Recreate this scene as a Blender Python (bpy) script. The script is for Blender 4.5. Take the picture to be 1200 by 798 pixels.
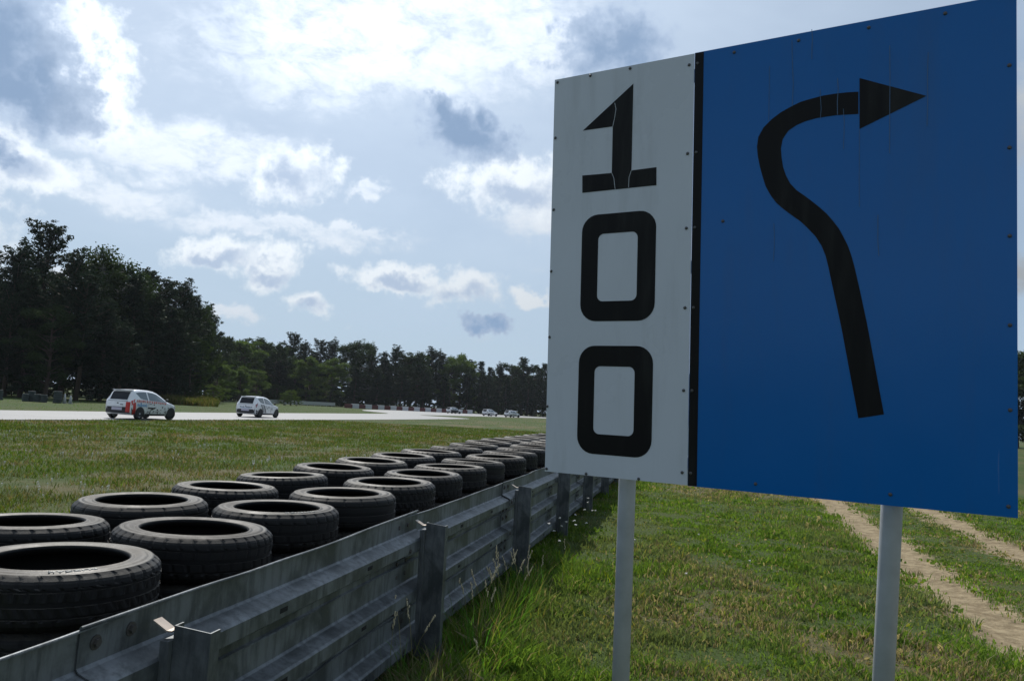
import bpy, bmesh, math, random
import numpy as np
from mathutils import Vector, Matrix

for o in list(bpy.data.objects):
    bpy.data.objects.remove(o, do_unlink=True)
SC = bpy.context.scene
COL = SC.collection
R = math.radians
random.seed(7)
RNG = np.random.default_rng(11)

# ------------------------------------------------------------------ camera
CAM_H = 1.5
F_PX, PW, PH = 915.0, 1200.0, 798.0
PITCH, ROLL = R(5.113), R(3.205)
_c, _s = math.cos(ROLL), math.sin(ROLL)
FWD = np.array([0, math.cos(PITCH), math.sin(PITCH)])
_u0 = np.array([0, -math.sin(PITCH), math.cos(PITCH)])
_r0 = np.array([1.0, 0, 0])
RIGHT = _c * _r0 + _s * _u0
UP = -_s * _r0 + _c * _u0
EYE = np.array([0, 0, CAM_H])

def ray(px, py):
    return FWD + RIGHT * (px - 600) / F_PX - UP * (py - 399) / F_PX

def ground_at(px, py, z=0.0):
    r = ray(px, py)
    return EYE + r * (z - CAM_H) / r[2]

def at_depth(px, py, Y):
    r = ray(px, py)
    return EYE + r * Y / r[1]

cam_d = bpy.data.cameras.new('camera')
cam_d.sensor_width = 36.0
cam_d.lens = 36.0 * F_PX / PW
cam_d.clip_start = 0.05
cam_d.clip_end = 5000
cam = bpy.data.objects.new('camera', cam_d)
COL.objects.link(cam)
m = Matrix.Identity(4)
for i in range(3):
    m[i][0], m[i][1], m[i][2], m[i][3] = RIGHT[i], UP[i], -FWD[i], EYE[i]
cam.matrix_world = m
SC.camera = cam

# ------------------------------------------------------------------ light
SUN_AZ, SUN_EL = R(-24), R(47)          # azimuth from +Y, positive to the right (+X)
SUN_DIR = Vector((math.sin(SUN_AZ) * math.cos(SUN_EL), math.cos(SUN_AZ) * math.cos(SUN_EL), math.sin(SUN_EL)))
sun_d = bpy.data.lights.new('sun', 'SUN')
sun_d.energy = 4.4
sun_d.angle = R(0.55)
sun_d.color = (1.0, 0.955, 0.88)
sun = bpy.data.objects.new('sun', sun_d)
COL.objects.link(sun)
sun.rotation_euler = SUN_DIR.to_track_quat('Z', 'Y').to_euler()
sun.location = (0, 0, 60)

vs = SC.view_settings
vs.view_transform = 'Standard'
vs.look = 'None'
vs.exposure = 0.0
vs.gamma = 1.0
vs.use_curve_mapping = False
SC.cycles.use_denoising = True
SC.cycles.max_bounces = 8
SC.cycles.transparent_max_bounces = 8

# ------------------------------------------------------------------ sky (world)
WORLD = bpy.data.worlds.new('World')
SC.world = WORLD
WORLD.use_nodes = True
NT = WORLD.node_tree
NT.nodes.clear()

class NB:
    """small helper for building node graphs"""
    def __init__(self, nt):
        self.nt = nt
    def n(self, t, **kw):
        nd = self.nt.nodes.new(t)
        for k, v in kw.items():
            setattr(nd, k, v)
        return nd
    def link(self, a, b):
        self.nt.links.new(a, b)
    def put(self, sock, v):
        if hasattr(v, 'is_output') or hasattr(v, 'links'):
            self.nt.links.new(v, sock)
        else:
            sock.default_value = v
    def m(self, op, a, b=None, c=None, clamp=False):
        nd = self.n('ShaderNodeMath', operation=op, use_clamp=clamp)
        self.put(nd.inputs[0], a)
        if b is not None: self.put(nd.inputs[1], b)
        if c is not None: self.put(nd.inputs[2], c)
        return nd.outputs[0]
    def smooth(self, v, lo, hi, a=0.0, b=1.0):
        nd = self.n('ShaderNodeMapRange', interpolation_type='SMOOTHSTEP')
        self.put(nd.inputs['Value'], v)
        for k, x in (('From Min', lo), ('From Max', hi), ('To Min', a), ('To Max', b)):
            self.put(nd.inputs[k], x)
        return nd.outputs[0]
    def mix(self, f, a, b, blend='MIX'):
        nd = self.n('ShaderNodeMix', data_type='RGBA', blend_type=blend)
        self.put(nd.inputs[0], f)
        self.put(nd.inputs[6], a if hasattr(a, 'links') else (*a[:3], 1))
        self.put(nd.inputs[7], b if hasattr(b, 'links') else (*b[:3], 1))
        return nd.outputs[2]
    def noise(self, vec, scale, detail=4, rough=0.55, dist=0.0, lac=2.0):
        nd = self.n('ShaderNodeTexNoise')
        if vec is not None: self.link(vec, nd.inputs['Vector'])
        nd.inputs['Scale'].default_value = scale
        nd.inputs['Detail'].default_value = detail
        nd.inputs['Roughness'].default_value = rough
        nd.inputs['Lacunarity'].default_value = lac
        nd.inputs['Distortion'].default_value = dist
        return nd.outputs['Fac'] if 'Fac' in nd.outputs else nd.outputs[0]
    def mapping(self, vec, scale=(1, 1, 1), loc=(0, 0, 0), rot=(0, 0, 0)):
        nd = self.n('ShaderNodeMapping')
        self.link(vec, nd.inputs['Vector'])
        nd.inputs['Scale'].default_value = scale
        nd.inputs['Location'].default_value = loc
        nd.inputs['Rotation'].default_value = rot
        return nd.outputs[0]

def px_angles(px, py):
    r = ray(px, py)
    r = r / np.linalg.norm(r)
    return math.degrees(math.atan2(r[0], r[1])), math.degrees(math.asin(r[2]))

def build_sky():
    b = NB(NT)
    tc = b.n('ShaderNodeTexCoord')
    D = tc.outputs['Generated']
    sep = b.n('ShaderNodeSeparateXYZ'); b.link(D, sep.inputs[0])
    x, y, z = sep.outputs
    sky = b.n('ShaderNodeTexSky', sky_type='NISHITA')
    sky.sun_disc = False
    sky.sun_elevation = SUN_EL
    sky.sun_rotation = SUN_AZ
    sky.altitude = 100
    sky.air_density = 1.0
    sky.dust_density = 0.35
    sky.ozone_density = 1.5
    base = sky.outputs[0]
    az = b.m('MULTIPLY', b.m('ARCTAN2', x, y), 57.29578)
    el = b.m('MULTIPLY', b.m('ARCSINE', z), 57.29578)
    # cloud-plane coordinates (flat layer seen from below)
    zz = b.m('MAXIMUM', b.m('ADD', z, 0.10), 0.06)
    cmb = b.n('ShaderNodeCombineXYZ')
    b.link(b.m('DIVIDE', x, zz), cmb.inputs[0]); b.link(b.m('DIVIDE', y, zz), cmb.inputs[1])
    PL = cmb.outputs[0]
    warp = b.n('ShaderNodeTexNoise'); b.link(D, warp.inputs['Vector'])
    warp.inputs['Scale'].default_value = 7.0; warp.inputs['Detail'].default_value = 5; warp.inputs['Roughness'].default_value = 0.62
    ws = b.n('ShaderNodeSeparateColor'); b.link(warp.outputs['Color'], ws.inputs[0])
    fine = b.n('ShaderNodeTexNoise'); b.link(D, fine.inputs['Vector'])
    fine.inputs['Scale'].default_value = 26.0; fine.inputs['Detail'].default_value = 7; fine.inputs['Roughness'].default_value = 0.62
    fs = b.n('ShaderNodeSeparateColor'); b.link(fine.outputs['Color'], fs.inputs[0])
    billow = b.m('SUBTRACT', fs.outputs[0], 0.5)
    wa = b.m('ADD', az, b.m('MULTIPLY', b.m('SUBTRACT', ws.outputs[0], 0.5), 9.0))
    we = b.m('ADD', el, b.m('MULTIPLY', b.m('SUBTRACT', ws.outputs[1], 0.5), 6.0))
    wa = b.m('ADD', wa, b.m('MULTIPLY', b.m('SUBTRACT', fs.outputs[1], 0.5), 3.2))
    we = b.m('ADD', we, b.m('MULTIPLY', b.m('SUBTRACT', fs.outputs[2], 0.5), 2.6))

    def ell(px, py, rx, ry, rot=0.0, dx=0.0, dy=0.0):
        a0, e0 = px_angles(px, py)
        ra, re = rx * 0.072, ry * 0.072
        da = b.m('SUBTRACT', wa, a0 + dx); de = b.m('SUBTRACT', we, e0 + dy)
        if rot:
            cr, sr = math.cos(R(rot)), math.sin(R(rot))
            da, de = (b.m('ADD', b.m('MULTIPLY', da, cr), b.m('MULTIPLY', de, sr)),
                      b.m('SUBTRACT', b.m('MULTIPLY', de, cr), b.m('MULTIPLY', da, sr)))
        q = b.m('SQRT', b.m('ADD', b.m('POWER', b.m('DIVIDE', da, ra), 2.0), b.m('POWER', b.m('DIVIDE', de, re), 2.0)))
        return b.m('SUBTRACT', 1.0, q)
    def field(lst):
        out = None
        for e in lst:
            v = ell(*e)
            out = v if out is None else b.m('SMOOTH_MAX', out, v, 0.12)
        return out

    # forward scattering: cloud gets brighter towards the sun
    dot = b.n('ShaderNodeVectorMath', operation='DOT_PRODUCT')
    b.link(D, dot.inputs[0]); dot.inputs[1].default_value = SUN_DIR
    cosg = b.m('MAXIMUM', dot.outputs['Value'], 0.0)
    glow = b.m('ADD', SKY_GLOW0, b.m('MULTIPLY', b.m('POWER', cosg, 3.0), SKY_GLOW1))
    white = b.n('ShaderNodeVectorMath', operation='SCALE')
    white.inputs[0].default_value = CLOUD_WHITE; b.link(glow, white.inputs['Scale'])
    white = white.outputs[0]
    # bluish shaded side of a cloud
    shade = b.n('ShaderNodeVectorMath', operation='SCALE')
    shade.inputs[0].default_value = CLOUD_SHADE; b.link(b.m('ADD', 0.75, b.m('MULTIPLY', b.m('POWER', cosg, 4.0), 0.8)), shade.inputs['Scale'])
    shade = shade.outputs[0]

    # 1. thin high veil over the whole sky
    veil_n = b.noise(b.mapping(PL, (1.0, 0.75, 1)), 0.55, 6, 0.6, 0.4)
    veil = b.smooth(veil_n, 0.36, 0.70, 0.60, 0.90)
    hor = b.smooth(el, 0.0, 18.0, 0.80, 0.1)
    veilcol = b.mix(0.50, white, (6.6, 9.0, 12.2))
    col = b.mix(veil, base, veilcol)
    col = b.mix(hor, col, (6.2, 8.0, 9.9))
    # 2. altocumulus sheets: everywhere by chance, plus the sheets in view
    ripple = b.noise(b.mapping(D, (1.0, 1.0, 2.0)), 21.0, 8, 0.66, 0.25)
    patch = b.noise(b.mapping(PL, (1, 1, 1), loc=(3.1, 1.7, 0)), 0.9, 4, 0.55)
    sheets = field([(455, 50, 200, 62, 8), (225, 172, 120, 30, 0), (110, 215, 90, 20, 0),
                    (330, 268, 120, 12, 0), (600, 40, 120, 50, 0), (430, 226, 20, 9, 0), (262, 357, 34, 8, 0), (100, 328, 70, 9, 0), (420, 272, 60, 8, 0), (640, 250, 60, 30, 0)])
    sheet_f = b.m('MAXIMUM', b.smooth(sheets, -0.35, 0.55), b.smooth(patch, 0.58, 0.72, 0, 0.7))
    sheet_m = b.m('MULTIPLY', sheet_f, b.smooth(b.m('ADD', ripple, b.m('MULTIPLY', sheet_f, 0.22)), 0.42, 0.82))
    col = b.mix(b.m('MULTIPLY', sheet_m, 0.92), col, white)
    # 3. white cumulus with grey hearts
    cum = [(335, 208, 50, 30, 12), (600, 222, 74, 34, 0), (250, 292, 44, 14, 8), (310, 305, 46, 16, 8), (462, 322, 42, 15, -6),
           (540, 336, 40, 22, 0), (376, 348, 30, 15, -10), (640, 346, 28, 10, 0),
           (92, 62, 78, 40, -48), (128, 122, 34, 34, 0), (20, 190, 60, 26, 0),
           (900, 300, 100, 36, 0), (1130, 160, 110, 46, 0),
           (1290, 330, 110, 32, 0), (-160, 250, 100, 40, 0)]
    far_n = b.noise(b.mapping(D, (1, 1, 1.7), loc=(0.4, 0.9, 0.2)), 4.2, 7, 0.56)
    behind = b.smooth(b.m('MULTIPLY', y, -1.0), -0.45, 0.0)
    anycum = b.m('SUBTRACT', b.m('MULTIPLY', b.m('SUBTRACT', far_n, 0.50), 5.0), b.m('MULTIPLY', b.m('SUBTRACT', 1.0, behind), 3.0))
    cf = b.m('ADD', b.m('MAXIMUM', field(cum), anycum), b.m('MULTIPLY', billow, 2.3))
    cmask = b.smooth(cf, -0.20, 0.55)
    hearts = [(340, 214, 34, 20, 10), (604, 232, 44, 20, 0), (250, 298, 30, 9, 8), (312, 312, 32, 9, 8), (466, 327, 28, 8, 0),
              (545, 345, 30, 14, 0), (376, 353, 20, 8, 0), (18, 198, 44, 18, 0), (1130, 180, 80, 30, 0), (900, 315, 70, 22, 0)]
    hf = b.m('ADD', b.m('MAXIMUM', field(hearts), b.m('SUBTRACT', anycum, 0.35)), b.m('MULTIPLY', b.m('SUBTRACT', fs.outputs[1], 0.5), 2.2))
    hm = b.smooth(hf, -0.25, 0.95, 0.0, 0.95)
    ccol = b.mix(hm, b.mix(1.0, white, (1.14, 1.12, 1.08), 'MULTIPLY'), shade)
    col = b.mix(b.m('MULTIPLY', cmask, 0.93), col, ccol)
    # 4. low dark clouds seen against the light
    dark = [(-10, 55, 118, 84, -20), (66, 110, 66, 40, -20), (20, 118, 100, 34, 0), (536, 152, 78, 40, -6), (508, 130, 36, 30, 0), (576, 134, 32, 30, 0),
            (716, 52, 84, 52, 10), (566, 377, 34, 15, 0), (-10, 186, 42, 13, 0), (-220, 60, 150, 90, 0)]
    df = b.m('ADD', field(dark), b.m('MULTIPLY', billow, 1.2))
    dm = b.smooth(df, 0.10, 0.42)
    dcol = b.mix(b.smooth(df, 0.20, 0.85), shade, CLOUD_DARK)
    col = b.mix(b.m('MULTIPLY', dm, 0.9), col, dcol)
    # below the horizon: plain ground-coloured bounce is never seen, keep the horizon haze
    bg = b.n('ShaderNodeBackground')
    b.link(col, bg.inputs[0]); bg.inputs[1].default_value = SKY_STRENGTH
    out = b.n('ShaderNodeOutputWorld')
    b.link(bg.outputs[0], out.inputs[0])

SKY_STRENGTH = 0.074
SKY_GLOW0, SKY_GLOW1 = 0.26, 1.95
CLOUD_WHITE = (8.7, 9.5, 10.5)
CLOUD_SHADE = (5.8, 7.2, 9.4)
CLOUD_DARK = (3.4, 5.0, 7.6)
build_sky()
WORLD.cycles.sampling_method = 'MANUAL'
WORLD.cycles.sample_map_resolution = 512

# ------------------------------------------------------------------ helpers
def tag(o, label=None, cat=None, group=None, kind=None):
    if label: o['label'] = label
    if cat: o['category'] = cat
    if group: o['group'] = group
    if kind: o['kind'] = kind
    return o

def link(o, parent=None):
    COL.objects.link(o)
    if parent is not None:
        o.parent = parent
    return o

def mesh_obj(name, me, mat=None, parent=None):
    o = bpy.data.objects.new(name, me)
    if mat is not None and not me.materials:
        me.materials.append(mat)
    return link(o, parent)

def bm_mesh(name, bm, smooth=False, mat=None):
    me = bpy.data.meshes.new(name)
    bmesh.ops.recalc_face_normals(bm, faces=bm.faces)
    bm.to_mesh(me); bm.free()
    if smooth:
        me.shade_smooth()
    if mat is not None:
        me.materials.append(mat)
    return me

def empty(name, loc=(0, 0, 0), rz=0.0, parent=None):
    o = bpy.data.objects.new(name, None)
    o.empty_display_size = 0.2
    o.location = loc
    o.rotation_euler = (0, 0, rz)
    return link(o, parent)

def copy_tree(src, parent=None):
    c = src.copy()
    COL.objects.link(c)
    c.parent = parent
    for ch in list(src.children):
        copy_tree(ch, c)
    return c

def np_mesh(name, V, faces_flat, nper, mat=None, attrs=None, smooth=False, normals=None):
    """fast mesh: V (n,3), faces_flat flat vertex indices, nper per-face corner counts"""
    me = bpy.data.meshes.new(name)
    V = np.ascontiguousarray(V, dtype=np.float32)
    faces_flat = np.ascontiguousarray(faces_flat, dtype=np.int32)
    nper = np.ascontiguousarray(nper, dtype=np.int32)
    me.vertices.add(len(V)); me.vertices.foreach_set('co', V.ravel())
    me.loops.add(len(faces_flat)); me.loops.foreach_set('vertex_index', faces_flat)
    me.polygons.add(len(nper))
    starts = np.concatenate([[0], np.cumsum(nper)[:-1]]).astype(np.int32)
    me.polygons.foreach_set('loop_start', starts)
    if attrs:
        for k, (dom, typ, data) in attrs.items():
            a = me.attributes.new(k, typ, dom)
            key = 'value' if typ == 'FLOAT' else 'color'
            a.data.foreach_set(key, np.ascontiguousarray(data, dtype=np.float32).ravel())
    me.update(calc_edges=True)
    me.validate()
    if smooth:
        me.shade_smooth()
    if mat is not None:
        me.materials.append(mat)
    return me

def box_bm(bm, lo, hi, mtx=None):
    r = bmesh.ops.create_cube(bm, size=1.0)
    for v in r['verts']:
        v.co = Vector([(lo[i] + hi[i]) / 2 + v.co[i] * (hi[i] - lo[i]) for i in range(3)])
        if mtx is not None:
            v.co = mtx @ v.co
    return r['verts']

def tube_bm(bm, pts, radii, seg=8, cap=True):
    """tapered tube along a polyline"""
    rings = []
    pts = [Vector(p) for p in pts]
    prev = None
    for i, p in enumerate(pts):
        d = (pts[min(i + 1, len(pts) - 1)] - pts[max(i - 1, 0)]).normalized()
        a = Vector((1, 0, 0)) if abs(d.x) < 0.8 else Vector((0, 1, 0))
        if prev is not None: a = prev
        u = (a - d * a.dot(d)).normalized(); w = d.cross(u); prev = u
        rings.append([bm.verts.new(p + (u * math.cos(t) + w * math.sin(t)) * radii[i])
                      for t in [2 * math.pi * k / seg for k in range(seg)]])
    for a, c in zip(rings, rings[1:]):
        for k in range(seg):
            bm.faces.new((a[k], a[(k + 1) % seg], c[(k + 1) % seg], c[k]))
    if cap:
        bm.faces.new(rings[0][::-1]); bm.faces.new(rings[-1])
    return rings

def vnoise(x, y, seed=0):
    """2-D value noise on numpy arrays, 0..1"""
    xi, yi = np.floor(x).astype(np.int64), np.floor(y).astype(np.int64)
    xf, yf = x - xi, y - yi
    def hsh(a, c):
        n = (a * 374761393 + c * 668265263 + seed * 982451653) & 0x7fffffff
        n = ((n ^ (n >> 13)) * 1274126177) & 0x7fffffff
        return ((n ^ (n >> 16)) & 0xffff) / 65535.0
    u, v = xf * xf * (3 - 2 * xf), yf * yf * (3 - 2 * yf)
    return (hsh(xi, yi) * (1 - u) + hsh(xi + 1, yi) * u) * (1 - v) + (hsh(xi, yi + 1) * (1 - u) + hsh(xi + 1, yi + 1) * u) * v

def fbm(x, y, seed=0, oct=4):
    s, a, t = 0, 0.5, 0
    for i in range(oct):
        s = s + a * vnoise(x * 2 ** i, y * 2 ** i, seed + i); t += a; a *= 0.55
    return s / t

# ------------------------------------------------------------------ materials
def mat_new(name):
    mt = bpy.data.materials.new(name)
    mt.use_nodes = True
    nt = mt.node_tree
    nt.nodes.clear()
    b = NB(nt)
    out = b.n('ShaderNodeOutputMaterial')
    return mt, b, out

def principled(b, out, **kw):
    p = b.n('ShaderNodeBsdfPrincipled')
    for k, v in kw.items():
        k = {'color': 'Base Color', 'rough': 'Roughness', 'metal': 'Metallic', 'spec': 'Specular IOR Level', 'coat': 'Coat Weight', 'coat_rough': 'Coat Roughness'}.get(k, k)
        if k == 'Base Color' and not hasattr(v, 'links'):
            v = (*v[:3], 1)
        b.put(p.inputs[k], v)
    b.link(p.outputs[0], out.inputs[0])
    return p

def bump(b, p, h, strength=0.3, dist=0.01):
    nd = b.n('ShaderNodeBump')
    nd.inputs['Strength'].default_value = strength
    nd.inputs['Distance'].default_value = dist
    b.link(h, nd.inputs['Height'])
    b.link(nd.outputs[0], p.inputs['Normal'])

MATS = {}
def simple(name, color, rough=0.5, metal=0.0, spec=0.5, var=0.12, scale=6.0, coat=0.0):
    """plain material with slight noise in colour and gloss"""
    if name in MATS: return MATS[name]
    mt, b, out = mat_new(name)
    tc = b.n('ShaderNodeTexCoord')
    n = b.noise(tc.outputs['Object'], scale, 5, 0.6)
    c = b.mix(n, [x * (1 - var) for x in color], [min(1, x * (1 + var)) for x in color])
    principled(b, out, color=c, rough=b.smooth(n, 0.2, 0.8, max(0, rough - 0.06), min(1, rough + 0.08)), metal=metal, spec=spec, coat=coat)
    MATS[name] = mt
    return mt

def m_foliage(name, c0, c1, trans=0.35, tcol=None):
    mt, b, out = mat_new(name)
    oi = b.n('ShaderNodeObjectInfo')
    geo = b.n('ShaderNodeNewGeometry')
    at = b.n('ShaderNodeAttribute', attribute_name='tint')
    f = b.m('ADD', b.m('MULTIPLY', oi.outputs['Random'], 0.45), b.m('MULTIPLY', at.outputs['Fac'], 0.55))
    c = b.mix(f, c0, c1)
    d = b.n('ShaderNodeBsdfDiffuse'); b.link(c, d.inputs[0])
    t = b.n('ShaderNodeBsdfTranslucent')
    tc = b.mix(1.0, c, tcol or (1.5, 1.55, 0.7), 'MULTIPLY')
    b.link(tc, t.inputs[0])
    g = b.n('ShaderNodeBsdfGlossy'); g.inputs['Roughness'].default_value = 0.45; g.inputs[0].default_value = (0.5, 0.55, 0.5, 1)
    ms = b.n('ShaderNodeMixShader'); ms.inputs[0].default_value = trans
    b.link(d.outputs[0], ms.inputs[1]); b.link(t.outputs[0], ms.inputs[2])
    m2 = b.n('ShaderNodeMixShader'); m2.inputs[0].default_value = 0.03
    b.link(ms.outputs[0], m2.inputs[1]); b.link(g.outputs[0], m2.inputs[2])
    b.link(m2.outputs[0], out.inputs[0])
    return mt
# ------------------------------------------------------------------ where the barrier and the ruts run
POSTS = [(-2.40, -4.70), (-1.88, -2.34), (-1.35, -0.02), (-0.822, 2.324), (-0.319, 4.615), (0.258, 7.185), (0.80, 9.66),
         (1.37, 12.18), (1.95, 14.70), (2.55, 17.24), (3.18, 19.78), (3.84, 22.30), (4.53, 24.80)]
POST_TOP = 0.81
def _line(p, q):
    s = (q[0] - p[0]) / (q[1] - p[1])
    return s, p[0] - s * p[1]
_gA1, _gA2 = ground_at(997, 605), ground_at(1168, 728)
_gB1, _gB2 = ground_at(1100, 605), ground_at(1188, 645)
RUT_A, RUT_B = _line(_gA1, _gA2), _line(_gB1, _gB2)
RAIL = _line(POSTS[3], POSTS[7])

def rut_dist(x, y):
    a = np.abs(x - (RUT_A[1] + RUT_A[0] * y)); c = np.abs(x - (RUT_B[1] + RUT_B[0] * y))
    return np.minimum(a, c)

def rut_mask(x, y):
    w = 0.30 + 0.34 * (fbm(x * 0.9, y * 0.9, 31) - 0.5) + 0.34 * (fbm(x * 4.0, y * 4.0, 37) - 0.5)
    return np.clip((w - rut_dist(x, y)) / 0.34 + 0.5, 0, 1)

def dryness(x, y):
    d = fbm(x * 0.35, y * 0.22, 3, 4) * 0.6 + fbm(x * 1.7, y * 1.3, 9, 3) * 0.4
    d = np.clip((d - 0.44) / 0.24, 0, 1)
    rl = x - (RAIL[1] + RAIL[0] * y)
    green = np.clip(1 - np.abs(rl - 0.45) / 1.0, 0, 1)
    fe = np.interp(y, [0, 41, 62, 87, 113, 139, 166], [-40, -26.7, -23.2, -20.9, -17.8, -25.8, -29])
    verge = np.clip((fe - x) / 2.0, 0, 1) * (y > 20) * (y < 180)
    return np.clip(d - green * 0.75, 0, 1) * (1 - 0.85 * verge)

# ------------------------------------------------------------------ ground sheet
def m_ground():
    mt, b, out = mat_new('meadow')
    geo = b.n('ShaderNodeNewGeometry')
    P = geo.outputs['Position']
    dry = b.n('ShaderNodeAttribute', attribute_name='dry').outputs['Fac']
    sx = b.n('ShaderNodeSeparateXYZ'); b.link(P, sx.inputs[0])
    def off_line(ln):
        return b.m('ABSOLUTE', b.m('SUBTRACT', sx.outputs[0], b.m('ADD', b.m('MULTIPLY', sx.outputs[1], ln[0]), ln[1])))
    rd = b.m('MINIMUM', off_line(RUT_A), off_line(RUT_B))
    wv = b.m('ADD', b.m('MULTIPLY', b.m('SUBTRACT', b.noise(P, 0.9, 4, 0.6), 0.5), 0.60), b.m('MULTIPLY', b.m('SUBTRACT', b.noise(P, 4.0, 6, 0.75), 0.5), 0.75))
    dirt = b.smooth(b.m('SUBTRACT', b.m('ADD', 0.36, wv), rd), -0.38, 0.24)
    n1 = b.noise(P, 9.0, 6, 0.65)
    n2 = b.noise(P, 1.3, 5, 0.6)
    n3 = b.noise(b.mapping(P, (1, 0.4, 1)), 0.22, 4, 0.6)
    dryf = b.smooth(b.m('ADD', dry, b.m('ADD', b.m('MULTIPLY', b.m('SUBTRACT', n1, 0.5), 0.9), b.m('MULTIPLY', b.m('SUBTRACT', n2, 0.5), 0.8))), 0.15, 0.95)
    green = b.mix(n2, (0.036, 0.064, 0.013), (0.066, 0.104, 0.023))
    straw = b.mix(n1, (0.095, 0.080, 0.040), (0.190, 0.158, 0.088))
    g = b.mix(b.m('MULTIPLY', dryf, 0.9), green, straw)
    g = b.mix(b.smooth(n3, 0.42, 0.66, 0.0, 0.32), g, (0.10, 0.092, 0.032))
    soil = b.mix(b.smooth(n1, 0.3, 0.7), (0.165, 0.125, 0.074), (0.325, 0.262, 0.165))
    dm = b.smooth(b.m('ADD', dirt, b.m('MULTIPLY', b.m('SUBTRACT', n1, 0.5), 0.9)), 0.25, 0.85)
    n5 = b.noise(P, 75.0, 5, 0.75)
    g = b.mix(b.smooth(n5, 0.35, 0.62, 0.65, 0.0), g, (0.022, 0.030, 0.010))
    g = b.mix(b.smooth(n5, 0.58, 0.72, 0.0, 0.5), g, (0.19, 0.18, 0.085))
    col = b.mix(dm, g, soil)
    p = principled(b, out, color=col, rough=0.95, spec=0.15)
    bump(b, p, b.m('ADD', n1, b.m('MULTIPLY', b.noise(P, 40, 4, 0.7), 0.5)), 0.7, 0.04)
    return mt

def build_ground():
    def axis(lo, hi, fine, n):
        t = np.linspace(-1, 1, n)
        s = np.sinh(t * 5.2) / math.sinh(5.2)
        return fine + np.where(s < 0, s * (fine - lo), s * (hi - fine))
    xs = axis(-900, 900, 3.0, 330)
    ys = axis(-300, 1500, 9.0, 360)
    X, Y = np.meshgrid(xs, ys)
    rd = rut_mask(X, Y)
    Z = 0.035 * (fbm(X * 0.25, Y * 0.25, 5) - 0.5) * np.clip(1 - np.hypot(X, Y) / 60, 0, 1) - 0.05 * rd
    Z += 0.02 * (fbm(X * 1.5, Y * 1.5, 6) - 0.5) * np.clip(1 - np.hypot(X, Y) / 30, 0, 1)
    tm = np.clip((Y + X * -0.9 - 30) / 8, 0, 1)
    Z = Z * (1 - tm) - 0.012 * tm
    V = np.stack([X, Y, Z], -1).reshape(-1, 3)
    ny, nx = X.shape
    i = np.arange(ny * nx).reshape(ny, nx)
    F = np.stack([i[:-1, :-1], i[:-1, 1:], i[1:, 1:], i[1:, :-1]], -1).reshape(-1, 4)
    me = np_mesh('ground', V, F.ravel(), np.full(len(F), 4), m_ground(),
                 {'dry': ('POINT', 'FLOAT', dryness(X, Y).ravel()), 'dirt': ('POINT', 'FLOAT', rd.ravel())}, smooth=True)
    o = mesh_obj('ground', me)
    tag(o, 'wide mown meadow with dry patches and bare wheel ruts', None, None, 'structure')
build_ground()

# ------------------------------------------------------------------ race track
def m_track():
    mt, b, out = mat_new('asphalt')
    P = b.n('ShaderNodeNewGeometry').outputs['Position']
    n1 = b.noise(b.mapping(P, (0.05, 0.35, 1), rot=(0, 0, 0.2)), 1.0, 5, 0.6)
    n2 = b.noise(P, 30, 4, 0.7)
    c = b.mix(n1, (0.20, 0.203, 0.208), (0.285, 0.288, 0.293))
    c = b.mix(b.m('MULTIPLY', n2, 0.25), c, (0.20, 0.20, 0.20))
    principled(b, out, color=c, rough=0.7, spec=0.4)
    return mt

def build_track():
    near = [(-60, -60), (-36, -20), (-25, 14), (-20.0, 31), (-12.4, 67), (-9.3, 85), (-6.3, 104), (-5.0, 112), (-7.5, 115.5), (-13.4, 118.5), (-13.6, 124), (-7.5, 146), (0, 170), (9, 198), (30, 240), (70, 290)]
    far = [(-76, -60), (-48, -20), (-33, 22), (-26.7, 40.8), (-23.2, 62), (-20.9, 87), (-17.8, 113), (-18.2, 122), (-22.5, 131), (-25.8, 139), (-28.2, 152), (-29, 166), (-26.6, 190), (-18, 211), (8, 246), (30, 280), (70, 340)]
    pts = near + far[::-1]
    bm = bmesh.new()
    # smooth the outline a little
    def chaikin(p):
        for _ in range(2):
            q = [p[0]]
            for a, c in zip(p, p[1:]):
                q += [(a[0] * .75 + c[0] * .25, a[1] * .75 + c[1] * .25), (a[0] * .25 + c[0] * .75, a[1] * .25 + c[1] * .75)]
            p = q + [p[-1]]
        return p
    vs_ = [bm.verts.new((x, y, 0.012)) for x, y in chaikin(near) + chaikin(far[::-1])]
    f = bm.faces.new(vs_)
    bm.normal_update()
    if f.normal.z < 0: f.normal_flip(); bm.normal_update()
    edge = [e for e in bm.edges]
    skirt = bmesh.ops.extrude_edge_only(bm, edges=edge)
    for v in skirt['geom']:
        if isinstance(v, bmesh.types.BMVert): v.co.z = -0.12
    bmesh.ops.triangulate(bm, faces=[f], ngon_method='EAR_CLIP')
    me = bpy.data.meshes.new('race_track'); bm.to_mesh(me); bm.free()
    o = mesh_obj('race_track', me, m_track())
    tag(o, 'pale asphalt race track sweeping round the meadow', None, None, 'structure')
build_track()

# ------------------------------------------------------------------ short meadow grass (uncountable)
def m_blade():
    mt, b, out = mat_new('grass_blade')
    c = b.n('ShaderNodeAttribute', attribute_name='Col').outputs['Color']
    d = b.n('ShaderNodeBsdfDiffuse'); b.link(c, d.inputs[0])
    t = b.n('ShaderNodeBsdfTranslucent'); b.link(b.mix(1.0, c, (1.35, 1.35, 0.7), 'MULTIPLY'), t.inputs[0])
    ms = b.n('ShaderNodeMixShader'); ms.inputs[0].default_value = 0.45
    b.link(d.outputs[0], ms.inputs[1]); b.link(t.outputs[0], ms.inputs[2])
    b.link(ms.outputs[0], out.inputs[0])
    return mt
M_BLADE = m_blade()

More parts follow.
